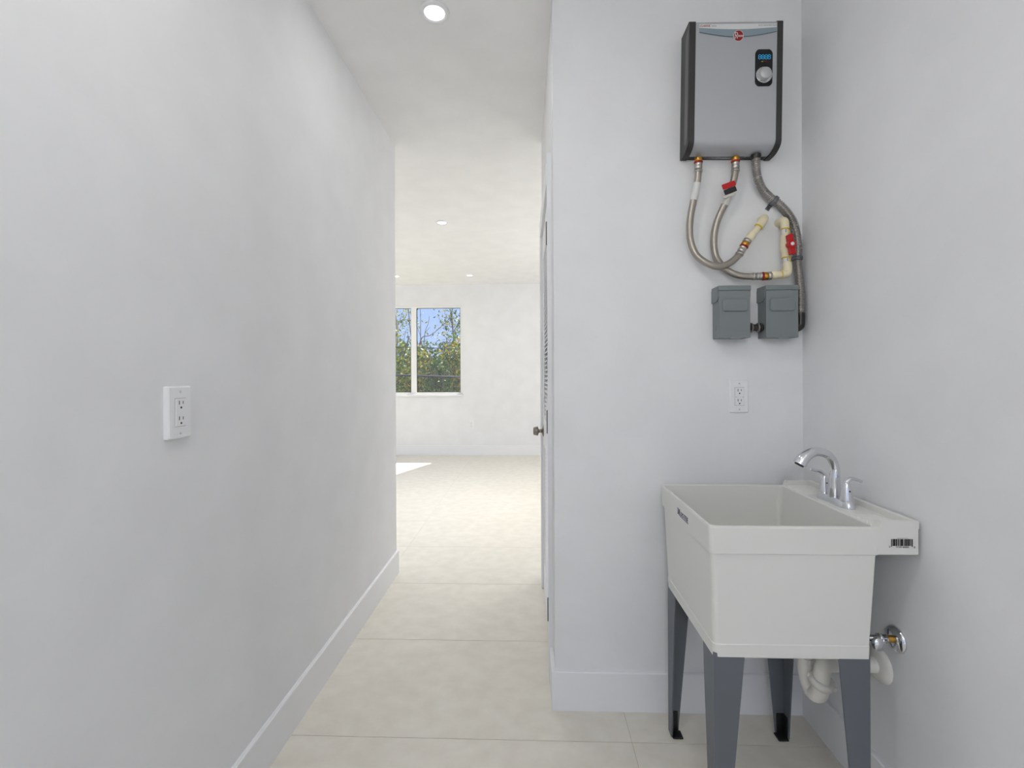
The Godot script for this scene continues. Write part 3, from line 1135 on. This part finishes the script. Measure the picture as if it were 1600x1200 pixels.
func nut(parent: Node3D, p: Vector3, d: Vector3, steel_too: bool) -> void:
	var st := mb()
	ring_on(st, p, d, [[0.0145, 0.0], [0.0155, 0.001], [0.0155, 0.004], [0.0145, 0.005]], 20)
	obj("red_ring", st, M.red_ring, parent, "thin red ring")
	st = mb()
	ring_on(st, p, d, [[0.0135, 0.004], [0.0150, 0.006], [0.0150, 0.018], [0.0135, 0.020]], 6, 0)
	obj("brass_nut", st, M.brass, parent, "brass nut")
	if steel_too:
		st = mb()
		ring_on(st, p, d, [[0.0135, 0.019], [0.0152, 0.020], [0.0152, 0.030], [0.0135, 0.031]], 20)
		obj("swivel_collar", st, M.steel, parent)


func build_hoses() -> void:
	# cold and hot braided hoses under the heater
	var p1 := [V(0.6179, 2.018, -1.730), V(0.6142, 1.9789, -1.730), V(0.6011, 1.9155, -1.730), V(0.5892, 1.8544, -1.730), V(0.5855, 1.8073, -1.730), V(0.5882, 1.7628, -1.728), V(0.6025, 1.7185, -1.725), V(0.6245, 1.6911, -1.720), V(0.6561, 1.6708, -1.715), V(0.6848, 1.6644, -1.715), V(0.7156, 1.6729, -1.717), V(0.7422, 1.6897, -1.720), V(0.7640, 1.7120, -1.725)]
	var a := thing("braided_hose", "left braided steel hose looping in front from heater to the short cream pipe", "hose", Vector3.ZERO, "braided hoses under the water heater")
	var st := mb()
	tube(st, spline(p1), 0.0122, 18)
	obj("braided_sleeve", st, M.braid, a)
	ferrule(a, V(0.6180, 2.020, -1.730), V(0, 1, 0))
	nut(a, V(0.6181, 2.050, -1.730), V(0, 1, 0), false)
	var d1 := V(0.0200, 0.0330, -0.003).normalized()
	ferrule(a, V(0.7640, 1.7120, -1.725), d1)
	nut(a, V(0.7800, 1.7375, -1.7275), d1, true)
	st = mb()
	tube(st, spline([V(0.6138, 1.9760, -1.730), V(0.6075, 1.945, -1.730), V(0.6005, 1.912, -1.730)]), 0.0131, 18)
	obj("hose_tag", st, M.tag_white, a, "white paper tag wrapped around")

	var p2 := [V(0.7520, 2.016, -1.730), V(0.7454, 1.9812, -1.730), V(0.7346, 1.9458, -1.735), V(0.7214, 1.9078, -1.740), V(0.7046, 1.8705, -1.745), V(0.6907, 1.8327, -1.748), V(0.6828, 1.7906, -1.750), V(0.6813, 1.7549, -1.750), V(0.6867, 1.7153, -1.750), V(0.6989, 1.6911, -1.750), V(0.7246, 1.6625, -1.750), V(0.7528, 1.6435, -1.745), V(0.7855, 1.6336, -1.740), V(0.8190, 1.6312, -1.735)]
	var b := thing("braided_hose", "right braided steel hose with a red and black tag, passing behind to the valve", "hose", Vector3.ZERO, "braided hoses under the water heater")
	st = mb()
	tube(st, spline(p2), 0.0122, 18)
	obj("braided_sleeve", st, M.braid, b)
	ferrule(b, V(0.7526, 2.020, -1.730), V(0, 1, 0))
	nut(b, V(0.7527, 2.050, -1.730), V(0, 1, 0), false)
	ferrule(b, V(0.8190, 1.6312, -1.735), V(1, 0.0, 0.06))
	nut(b, V(0.8490, 1.6312, -1.7325), V(1, 0.02, 0.04), true)
	# tag flag: red top, black bottom, clear sleeve
	var tg := Transform3D(Basis(V(0.94, 0.34, 0), V(-0.34, 0.94, 0), V(0, 0, 1)), V(0.7275, 1.9530, -1.7195))
	st = mb()
	plate(st, rrect(0.050, 0.020, 0.004, 3, Vector2(0, 0.010)), 0.0, 0.0012, 0.0004, tg)
	obj("hose_tag", st, M.red, b, "red part of the tag")
	st = mb()
	plate(st, rrect(0.046, 0.019, 0.003, 3, Vector2(-0.002, -0.0105)), 0.0, 0.0012, 0.0004, tg)
	obj("hose_tag", st, M.tag_black, b, "black part of the tag")
	st = mb()
	tube(st, spline([V(0.7290, 1.930, -1.737), V(0.7225, 1.911, -1.7395), V(0.7165, 1.897, -1.741)]), 0.0138, 18)
	bx(st, V(-0.033, -0.030, -0.0005), V(0.012, -0.021, 0.0007), 0, tg)
	obj("hose_tag", st, M.tag_clear, b, "clear plastic end of the tag")

	# short cream pipe bending into the wall (hose on the left)
	var c := thing("pipe_elbow", "short cream plastic pipe and elbow slanting into the wall", "pipe")
	st = mb()
	var base := V(0.7965, 1.7640, -1.7300)
	var dd := (V(0.8559, 1.8370, -1.7330) - base).normalized()
	ring_on(st, base, dd, [[0.0125, 0.0], [0.0150, 0.001], [0.0150, 0.030], [0.0110, 0.034]], 20)
	obj("adapter", st, M.cpvc, c)
	st = mb()
	ring_on(st, base, dd, [[0.0111, 0.030], [0.0111, 0.075]], 20)
	obj("pipe", st, M.cpvc, c)
	st = mb()
	ring_on(st, base + dd * 0.0625, dd, [[0.0115, -0.002], [0.0156, -0.001], [0.0156, 0.0012], [0.0115, 0.002]], 20)
	obj("glue_line", st, M.yellow, c, "yellow glue line")
	st = mb()
	var e0 := base + dd * 0.064
	tube(st, spline([e0, e0 + dd * 0.018, e0 + dd * 0.030 + V(0, 0, -0.004), V(0.8660, 1.8500, -1.752), V(0.8670, 1.8510, -1.7755)], 0.004), 0.0148, 20)
	obj("elbow", st, M.cpvc, c)

	# cream pipe with the red shut-off valve (hose on the right)
	var z := -1.7300
	var v := thing("shutoff_valve", "cream plastic pipe with a red-handled ball valve beside the conduit", "valve")
	st = mb()
	ring_on(st, V(0.8795, 1.6335, z), V(1, 0.08, 0), [[0.0125, 0.0], [0.0150, 0.001], [0.0150, 0.034], [0.0125, 0.036]], 20)
	obj("adapter", st, M.cpvc, v)
	st = mb()
	tube(st, spline([V(0.906, 1.6355, z), V(0.922, 1.6368, z), V(0.9365, 1.6410, z), V(0.9395, 1.6570, z), V(0.9375, 1.6790, z)], 0.004), 0.0148, 20)
	obj("elbow", st, M.cpvc, v)
	st = mb()
	ring_on(st, V(0.9155, 1.6362, z), V(1, 0.08, 0), [[0.0145, -0.0015], [0.0158, -0.001], [0.0158, 0.001], [0.0145, 0.0015]], 20)
	obj("glue_line", st, M.yellow, v)
	st = mb()
	ring_on(st, V(0.9335, 1.6975, z), V(-0.03, 1, 0), [[0.0112, -0.0015], [0.0152, -0.001], [0.0152, 0.001], [0.0112, 0.0015]], 20)
	obj("glue_line", st, M.yellow, v)
	st = mb()
	ring_on(st, V(0.9304, 1.8030, z), V(-0.01, 1, 0), [[0.0112, -0.0015], [0.0156, -0.001], [0.0156, 0.001], [0.0112, 0.0015]], 20)
	obj("glue_line", st, M.yellow, v, "yellow glue line")
	st = mb()
	tube(st, PackedVector3Array([V(0.9370, 1.676, z), V(0.9338, 1.698, z), V(0.9303, 1.780, z), V(0.9303, 1.812, z)]), 0.0111, 20)
	obj("pipe", st, M.cpvc, v)
	for s in [[V(0.9362, 1.6815, z), V(0.9343, 1.6945, z)], [V(0.9305, 1.7860, z), V(0.9304, 1.8010, z)]]:
		st = mb()
		tube(st, PackedVector3Array(s), 0.0114, 20)
		obj("pipe_label", st, M.label_white, v, "white and yellow print on the pipe")
		st = mb()
		for k in 2:
			var f := Transform3D(Basis.IDENTITY, s[0].lerp(s[1], 0.3 + 0.4 * k))
			bx(st, V(-0.004, -0.0022, 0.0108), V(-0.0005, 0.0022, 0.0118), 0, f)
		obj("pipe_print", st, M.print_grey, v)
		st = mb()
		bx(st, V(0.0045, 0, 0.0085), V(0.0085, 0.0135, 0.0117), 0, Transform3D(Basis.IDENTITY, s[0]))
		obj("pipe_stripe", st, M.yellow, v)
	st = mb()
	var vd := (V(0.9305, 1.7800, z) - V(0.9333, 1.7000, z)).normalized()
	ring_on(st, V(0.9333, 1.7000, z), vd, [[0.0120, -0.002], [0.0150, 0.0], [0.0150, 0.020], [0.0172, 0.026], [0.0180, 0.040], [0.0172, 0.054], [0.0150, 0.060], [0.0142, 0.082], [0.0112, 0.084]], 24)
	obj("valve_body", st, M.cpvc, v)
	st = mb()
	tube(st, spline([V(0.9300, 1.8050, z), V(0.9297, 1.8210, z), V(0.9296, 1.8330, z - 0.006), V(0.9298, 1.8370, z - 0.020), V(0.9300, 1.8370, -1.7752)], 0.004), 0.0150, 20)
	obj("elbow", st, M.cpvc, v)
	st = mb()
	ring_on(st, V(0.9318, 1.7390, z + 0.013), V(0, 0, 1), [[0.0085, 0.0], [0.0085, 0.014]], 20)
	obj("valve_stem", st, M.red, v)
	st = mb()
	var hh := Transform3D(Basis(V(0, 0, 1), 0.16), V(0.9318, 1.7360, z + 0.026))
	prism(st, rrect(0.0165, 0.0720, 0.002, 3, Vector2(0.0, 0)), 0.0, 0.018, hh)
	prism(st, disc(0.0130, 24), 0.0, 0.020, hh)
	obj("valve_handle", st, M.red, v, "red lever handle")
	st = mb()
	ring_on(st, V(0.9318, 1.7360, z + 0.046), V(0, 0, 1), [[0.0066, 0.0], [0.0066, 0.0022], [0.0040, 0.003], [0.0001, 0.003]], 20)
	obj("handle_cap", st, M.label_white, v, "white button on the handle")

	# ribbed metal conduit from the heater down to the grey boxes
	var k := thing("flexible_conduit", "ribbed grey metal conduit curving from the heater down the wall corner", "conduit")
	var cp := spline([V(0.8267, 2.070, -1.730), V(0.8312, 2.0202, -1.735), V(0.8423, 1.9841, -1.741), V(0.8623, 1.9507, -1.747), V(0.8908, 1.9264, -1.753), V(0.9044, 1.9165, -1.755), V(0.9269, 1.9011, -1.757), V(0.9546, 1.8707, -1.757), V(0.9743, 1.8362, -1.757), V(0.9852, 1.7915, -1.756), V(0.9891, 1.7422, -1.753), V(0.9858, 1.6988, -1.750), V(0.9858, 1.6551, -1.745), V(0.9872, 1.6092, -1.740), V(0.9888, 1.5640, -1.737), V(0.9888, 1.5170, -1.737), V(0.9886, 1.4900, -1.737)], 0.00230)
	var cr := PackedFloat32Array()
	for i in cp.size():
		cr.append([0.0098, 0.0142, 0.0154, 0.0142][i % 4])
	st = mb()
	tube(st, cp, cr, 16)
	obj("ribbed_tube", st, M.conduit, k)
	st = mb()
	tube(st, spline([V(0.9886, 1.4960, -1.737), V(0.9884, 1.4640, -1.737), V(0.9860, 1.4480, -1.737), V(0.9730, 1.4400, -1.737), V(0.9655, 1.4395, -1.737)], 0.004), 0.0152, 18)
	obj("elbow_connector", st, M.fitting, k, "dark elbow connector")
	st = mb()
	ring_on(st, V(0.8267, 2.0755, -1.730), V(0, -1, 0), [[0.018, 0.0], [0.018, 0.008], [0.0165, 0.010], [0.0165, 0.016]], 12)
	obj("top_connector", st, M.fitting, k)

	# straps
	for s in [["metal strap holding the conduit halfway along its slanting bend", V(0.9060, 1.9155, -1.7550), V(0.82, -0.57, 0), V(-0.57, -0.82, 0)], ["metal strap around the conduit beside the red valve handle", V(0.9846, 1.6988, -1.7500), V(0, -1, 0), V(0, 0, 0)]]:
		var sp := thing("conduit_strap", s[0], "strap", s[1])
		st = mb()
		ring_on(st, V(0, 0, 0), s[2], [[0.0155, -0.0075], [0.0182, -0.0065], [0.0190, 0.0], [0.0182, 0.0065], [0.0155, 0.0075]], 20)
		obj("band", st, M.strap, sp)
		if s[3] != Vector3.ZERO:
			st = mb()
			var tt := Transform3D(Basis(s[3], s[2], s[3].cross(s[2])), V(0, 0, -0.0185))
			bx(st, V(0.012, -0.0080, -0.001), V(0.034, 0.0080, 0.002), 0.0012, tt)
			bx(st, V(0.012, -0.0070, -0.001), V(0.015, 0.0070, 0.020), 0.0012, tt)
			obj("foot", st, M.strap, sp)
			st = mb()
			ring_on(st, V(0, 0, -0.0185) + s[3] * 0.026 + V(0, 0, 0.002), V(0, 0, 1), [[0.0045, 0.0], [0.0042, 0.0025], [0.0001, 0.004]], 12)
			obj("screw", st, M.fitting, sp)


# ------------------------------------------------------------------ grey disconnect boxes
func build_boxes() -> void:
	for s in [[0.683, 0.7960, "left grey metal disconnect box under the hoses, nearer the hallway"], [0.8510, 0.9670, "right grey metal disconnect box in the corner next to the conduit"]]:
		var x0: float = s[0]
		var x1: float = s[1]
		var b := thing("disconnect_box", s[2], "electrical box", V(x0, 1.404, ZB), "grey disconnect boxes below the heater")
		var w := x1 - x0
		var hh := 0.1900
		var st := mb()
		bx(st, V(0.002, 0.0, -0.001), V(w - 0.002, hh - 0.004, 0.0625), 0.0015)
		obj("box_body", st, M.box_grey, b)
		# hinged front cover with a bulge and a tab at its lower edge
		st = mb()
		plate(st, rrect(w - 0.001, hh - 0.018, 0.0015, 2, Vector2(w / 2, (hh - 0.018) / 2)), 0.0615, 0.0650, 0.0012)
		var cv := obj("front_cover", st, M.box_grey, b)
		st = mb()
		var rings := []
		for q in [[0.0644, 1.0], [0.0664, 1.0], [0.0690, 0.965], [0.0705, 0.91]]:
			var ring := PackedVector3Array()
			for p in rrect(0.0925, 0.0475, 0.011, 6):
				ring.append(V(w / 2 + 0.0015 + p.x * q[1], 0.1190 + p.y * lerpf(1.0, q[1], 2.0), q[0]))
			rings.append(ring)
		loft(st, rings, true, true, 1)
		obj("raised_panel", st, M.box_grey, cv)
		st = mb()
		prism(st, PackedVector2Array([Vector2(w / 2 - 0.023, -0.001), Vector2(w / 2 - 0.014, -0.004), Vector2(w / 2 + 0.016, -0.004), Vector2(w / 2 + 0.024, -0.001), Vector2(w / 2 + 0.012, 0.006), Vector2(w / 2 - 0.012, 0.006)]), 0.060, 0.0690)
		obj("pull_tab", st, M.box_grey, cv)
		# hood over the top edge with two rounded cheeks
		st = mb()
		bx(st, V(-0.0015, hh - 0.0175, -0.001), V(w + 0.0015, hh, 0.0670), 0.0015)
		var t := Transform3D(Basis(V(0, 0, 1), V(0, 1, 0), V(-1, 0, 0)), Vector3.ZERO)
		var cheek := PackedVector2Array([Vector2(0.0, hh - 0.056), Vector2(0.035, hh - 0.056)])
		for i in 6:
			var a := -PI / 2 + PI / 2 * i / 5.0
			cheek.append(Vector2(0.040 + 0.020 * cos(a), hh - 0.036 + 0.020 * sin(a)))
		cheek.append(Vector2(0.060, hh - 0.010))
		cheek.append(Vector2(0.0, hh - 0.010))
		prism(st, cheek, -0.0022, 0.0024, t)
		prism(st, cheek, -w - 0.0024, -w + 0.0022, t)
		obj("hood", st, M.box_grey, b)
		st = mb()
		ring_on(st, V(0.002, 0.041, 0.028), V(-1, 0, 0), [[0.0125, -0.001], [0.0125, 0.0008], [0.0105, 0.0014], [0.0001, 0.0014]], 24)
		obj("knockout", st, M.box_grey, b)
		if x0 < 0.8:
			st = mb()
			for i in 3:
				bx(st, V(0.058, 0.022 + i * 0.009, 0.0640), V(0.098 - i * 0.006, 0.0228 + i * 0.009, 0.0654), 0)
			obj("embossed_line", st, M.box_grey, cv)
	var n := thing("pipe_nipple", "short dark threaded connector joining the two grey boxes", "connector", V(0.796, 1.4435, -1.740))
	var st := mb()
	ring_on(st, V(0.0, 0, 0), V(1, 0, 0), [[0.0125, -0.002], [0.0125, 0.057]], 20)
	obj("threaded_tube", st, M.fitting, n)
	for x in [0.002, 0.012, 0.036, 0.046]:
		st = mb()
		ring_on(st, V(x, 0, 0), V(1, 0, 0), [[0.0125, 0.0], [0.0180, 0.001], [0.0180, 0.006], [0.0125, 0.007]], 8, 0)
		obj("lock_nut", st, M.zinc if x > 0.01 and x < 0.04 else M.fitting, n)


# ------------------------------------------------------------------ outlets
func outlet(label: String, at: Transform3D, w: float, h: float, depth: float, gfci: bool) -> void:
	var o := thing("wall_outlet", label, "outlet", Vector3.ZERO, "white wall outlets")
	o.transform = at
	var st := mb()
	plate(st, rrect(w, h, 0.003, 3), -0.0005, depth, 0.003)
	obj("cover_plate", st, M.outlet, o)
	st = mb()
	plate(st, rrect(0.0335, 0.0672, 0.002, 3), depth - 0.002, depth + 0.0022, 0.0008)
	var f := obj("receptacle", st, M.outlet, o)
	st = mb()
	for r in [[-0.0175, -0.0346, -0.0169, 0.0346], [0.0169, -0.0346, 0.0175, 0.0346], [-0.0175, 0.0338, 0.0175, 0.0346], [-0.0175, -0.0346, 0.0175, -0.0338]]:
		bx(st, V(r[0], r[1], depth - 0.001), V(r[2], r[3], depth + 0.0003))
	obj("seam", st, M.print_grey, o)
	for y in [0.0185, -0.0195]:
		st = mb()
		bx(st, V(-0.0072, y + 0.0005, depth + 0.0015), V(-0.0050, y + 0.0100, depth + 0.0024))
		bx(st, V(0.0050, y + 0.0015, depth + 0.0015), V(0.0070, y + 0.0090, depth + 0.0024))
		prism(st, disc(0.0027, 14, Vector2(0, y - 0.0068)), depth + 0.0015, depth + 0.0024)
		obj("socket", st, M.slot, f, "dark slots of one socket")
	if gfci:
		for y in [-0.0030, 0.0030]:
			st = mb()
			plate(st, rrect(0.012, 0.0045, 0.001, 2, Vector2(0, y)), depth + 0.001, depth + 0.0034, 0.0006)
			obj("test_button", st, M.outlet, f)
		for x in [-0.0125, 0.0125]:
			st = mb()
			prism(st, disc(0.0014, 10, Vector2(x, -0.002)), depth + 0.001, depth + 0.0025)
			obj("indicator", st, M.print_grey, f)
	for y in [h * 0.395, -h * 0.395]:
		st = mb()
		ring_on(st, V(0, y, depth - 0.0002), V(0, 0, 1), [[0.0032, 0.0], [0.0030, 0.0008], [0.0001, 0.0012]], 14)
		obj("screw", st, M.screw, o)


func build_outlets() -> void:
	outlet("white outlet in a thick cover plate on the left hallway wall", Transform3D(Basis(V(0, 0, -1), V(0, 1, 0), V(1, 0, 0)), V(XL, 1.1865, -1.1040)), 0.0740, 0.1270, 0.0125, false)
	outlet("white outlet with test buttons below the grey boxes above the sink", Transform3D(Basis.IDENTITY, V(0.7812, 1.1882, ZB)), 0.0690, 0.1225, 0.0055, true)
	outlet("tiny white outlet on the far wall to the right below the window", Transform3D(Basis.IDENTITY, V(-0.9466, 0.4740, ZF)), 0.0720, 0.1400, 0.0055, false)


# ------------------------------------------------------------------ what the far window looks out on
func build_outside() -> void:
	var st := mb()
	bx(st, V(-40, -0.5, -60), V(40, -0.16, 40))
	struct("ground", st, M.grass, "grassy ground outside the house", "ground")
	st = mb()  # pale slabs added outdoors to bounce daylight into the rooms
	bx(st, V(-9.0, -0.16, -9.0), V(-4.62, -0.03, 2.42), 0.01)
	struct("added_patio", st, M.concrete, "added pale slab bouncing daylight through the glass door at the far room's left end", "added_patio")
	st = mb()
	bx(st, V(-4.62, -0.16, 2.42), V(4.0, -0.03, 8.0), 0.01)
	struct("added_patio", st, M.concrete, "added pale slab bouncing daylight through the rear glass door", "added_patio")
	# leaf: a small bent rhombus
	st = mb()
	st.set_smooth_group(-1)
	var lf := [V(0, -0.5, 0), V(0.24, -0.08, 0.05), V(0.17, 0.26, 0.02), V(0, 0.5, -0.08), V(-0.17, 0.26, 0.02), V(-0.24, -0.08, 0.05)]
	for i in range(1, 5):
		tri(st, lf[0], lf[i], lf[i + 1])
	var leaf := done(st)
	var greens := [Color8(146, 158, 36), Color8(104, 130, 30), Color8(80, 108, 26), Color8(172, 172, 48), Color8(68, 92, 30)]
	var dark := [Color8(52, 84, 22), Color8(72, 110, 28), Color8(40, 62, 22), Color8(94, 120, 36)]
	var autumn := [Color8(196, 150, 62), Color8(178, 168, 70), Color8(150, 156, 66), Color8(206, 176, 84)]
	shrub("shrub", "yellow green leafy shrub outside the left window pane", V(-3.70, -0.16, -12.0), V(0.75, 1.0, 0.6), 2.25, 2300, greens, leaf)
	shrub("shrub", "leafy shrub with amber leaves just right of the window mullion", V(-2.86, -0.16, -11.85), V(0.42, 1.0, 0.4), 1.90, 1600, greens + greens + autumn, leaf)
	shrub("shrub", "darker green rounded shrub in the middle of the right pane", V(-2.22, -0.16, -11.05), V(0.36, 0.8, 0.34), 1.58, 1800, dark, leaf)
	shrub("shrub", "tall yellow green shrub at the right edge of the window", V(-1.80, -0.16, -11.9), V(0.62, 1.1, 0.6), 2.20, 2400, greens + dark + autumn, leaf)
	shrub("hedge_shrub", "dense dark hedge standing behind the shrubs outside the window", V(-2.9, -0.16, -13.4), V(2.6, 1.0, 0.7), 2.10, 11000, dark + dark + greens, leaf)
	tree_twigs("tree", "bare tree with thin forked branches behind the window mullion", -12.6, [
		[[644, 612], [643, 575], [645, 545], [641, 515], [638, 482], [637, 470]],
		[[655, 590], [657, 545], [657, 500], [656, 470]],
		[[655, 540], [660, 527], [672, 524], [684, 515], [700, 500], [708, 490]],
		[[662, 552], [664, 520], [669, 506], [671, 494]], [[664, 520], [672, 511]],
		[[648, 565], [652, 540], [660, 534], [670, 529]], [[630, 540], [633, 522], [636, 512]], [[645, 545], [636, 520], [630, 519]],
		[[660, 560], [658, 530], [650, 505], [646, 490]]], [0.030, 0.016, 0.016, 0.014, 0.010, 0.012, 0.010, 0.010, 0.010], M.bark, leaf, greens + autumn, 50)
	tree_twigs("tree", "pale trunked tree arching at the left edge of the window", -12.9, [
		[[617, 600], [618, 545], [620, 515], [619, 498], [612, 470]], [[620, 512], [624, 503], [631, 499], [640, 500], [648, 498]],
		[[631, 499], [636, 490], [640, 480]], [[624, 503], [630, 486], [632, 472]], [[619, 520], [626, 510], [632, 500]]],
		[0.055, 0.020, 0.012, 0.012, 0.010], M.bark_pale, leaf, greens + greens + autumn, 180)
	tree_twigs("tree", "sparse tree with yellow green leaves filling the window's right side", -12.75, [
		[[716, 620], [712, 560], [708, 520], [706, 490], [710, 465]], [[710, 545], [700, 530], [690, 522]], [[708, 520], [716, 505], [722, 490]],
		[[707, 505], [698, 495], [694, 488]], [[711, 560], [722, 540], [730, 520]]],
		[0.035, 0.016, 0.014, 0.010, 0.014], M.bark, leaf, greens + dark + dark + autumn, 520)
	for s in [["thin dark cable strung across the treetops outside the window", [V(-9.0, 2.107, -10.5), V(-3.109, 1.902, -10.5), V(-1.611, 1.850, -10.5), V(6.0, 1.586, -10.5)], 0.009], ["thick dark cable crossing the shrubs low in the window", [V(-9.0, 1.454, -10.5), V(-3.116, 1.258, -10.5), V(-1.615, 1.208, -10.5), V(6.0, 0.954, -10.5)], 0.021]]:
		st = mb()
		tube(st, spline(s[1], 0.3), s[2], 10)
		tag(obj("overhead_cable", st, M.cable), s[0], "cable", "cables outside the window")
	for s in [[-9.0, 2.5, "wooden post carrying the left ends of the cables"], [6.0, 2.0, "wooden post carrying the right ends of the cables"]]:
		var po := thing("cable_post", s[2], "post", V(s[0], -0.16, -10.64), "posts of the cables outside")
		st = mb()
		lathe(st, PackedVector2Array([Vector2(0.13, 0.0), Vector2(0.11, s[1] + 0.1), Vector2(0.05, s[1] + 0.16)]), Transform3D.IDENTITY, 12)
		obj("pole", st, M.bark, po)


func px(x: float, y: float, z: float) -> Vector3:   # place of a branch knot seen through the window, at depth z
	var yaw := Basis(Vector3.UP, 0.0331) * Basis(V(0, 0, 1), -0.0042)
	var d := yaw * V((x - 806.0) / 725.0, -(y - 584.0) / 725.0, -1.0)
	return V(0, H, 0) + d * (z / d.z)


func leaves(parent: Node3D, places: Array, colors: Array, leaf: ArrayMesh, size: float) -> void:
	var mm := MultiMesh.new()
	mm.transform_format = MultiMesh.TRANSFORM_3D
	mm.use_colors = true
	mm.mesh = leaf
	mm.instance_count = places.size()
	for i in places.size():
		var b := Basis.from_euler(V(rng.randf_range(-1.2, 1.2), rng.randf_range(-PI, PI), rng.randf_range(-1.2, 1.2))).scaled(Vector3.ONE * size * rng.randf_range(0.65, 1.3))
		mm.set_instance_transform(i, Transform3D(b, places[i]))
		var c: Color = colors[rng.randi() % colors.size()]
		mm.set_instance_color(i, c.srgb_to_linear() * rng.randf_range(0.75, 1.15))
	var mi := MultiMeshInstance3D.new()
	mi.name = "foliage"
	mi.multimesh = mm
	mi.material_override = M.leaf
	mi.set_meta("kind", "stuff")
	parent.add_child(mi, true)


func shrub(called: String, label: String, at: Vector3, r: Vector3, top: float, n: int, colors: Array, leaf: ArrayMesh) -> void:
	var t := thing(called, label, "shrub", at, "shrubs outside the window")
	var st := mb()
	for k in 9:
		var a := TAU * k / 9.0 + rng.randf() * 0.4
		var e := V(cos(a) * r.x * 0.75, (top + 0.16) * rng.randf_range(0.75, 1.02), sin(a) * r.z * 0.7)
		tube(st, spline([V(cos(a) * 0.05, 0, sin(a) * 0.05), V(e.x * 0.35, e.y * 0.45, e.z * 0.35), e], 0.15), 0.012, 6)
	obj("stem", st, M.bark, t)
	var places := []
	for i in n:
		var d := V(rng.randfn(), rng.randfn(), rng.randfn()).normalized() * pow(rng.randf(), 0.4)
		var y := (top + 0.16) * 0.53 * (1.0 + d.y * 0.97)
		var lump := 1.0 + 0.18 * sin(d.x * 9.0 + y * 4.0) * cos(d.z * 8.0)
		places.append(V(d.x * r.x * lump, y * (0.92 + 0.1 * lump), d.z * r.z * lump))
	leaves(t, places, colors, leaf, 0.105)


func tree_twigs(called: String, label: String, z: float, limbs: Array, radii: Array, bark: Material, leaf: ArrayMesh, colors: Array, n: int) -> void:
	var foot := px(limbs[0][0][0], limbs[0][0][1], z)
	foot.y = -0.16
	var t := thing(called, label, "tree", foot, "trees outside the window")
	var tips := []
	for k in limbs.size():
		var pts := []
		for i in limbs[k].size():
			var q: Vector3 = px(limbs[k][i][0], limbs[k][i][1], z + (0.0 if k == 0 or i == 0 else rng.randf_range(-0.15, 0.15))) - foot
			pts.append(q)
			if k > 0 or i >= 2:
				tips.append(q)
		if k == 0:
			pts.push_front(Vector3.ZERO)
		var sp := spline(pts, 0.12)
		var rr := PackedFloat32Array()
		for i in sp.size():
			rr.append(lerpf(radii[k], radii[k] * 0.35, float(i) / (sp.size() - 1)))
		var st := mb()
		tube(st, sp, rr, 8)
		obj("trunk" if k == 0 else "branch", st, bark, t)
	var places := []
	for i in n:
		var c: Vector3 = tips[rng.randi() % tips.size()].lerp(tips[rng.randi() % tips.size()], rng.randf() * 0.5)
		places.append(c + V(rng.randfn(), rng.randfn() * 0.8, rng.randfn()) * 0.16)
	leaves(t, places, colors, leaf, 0.08)
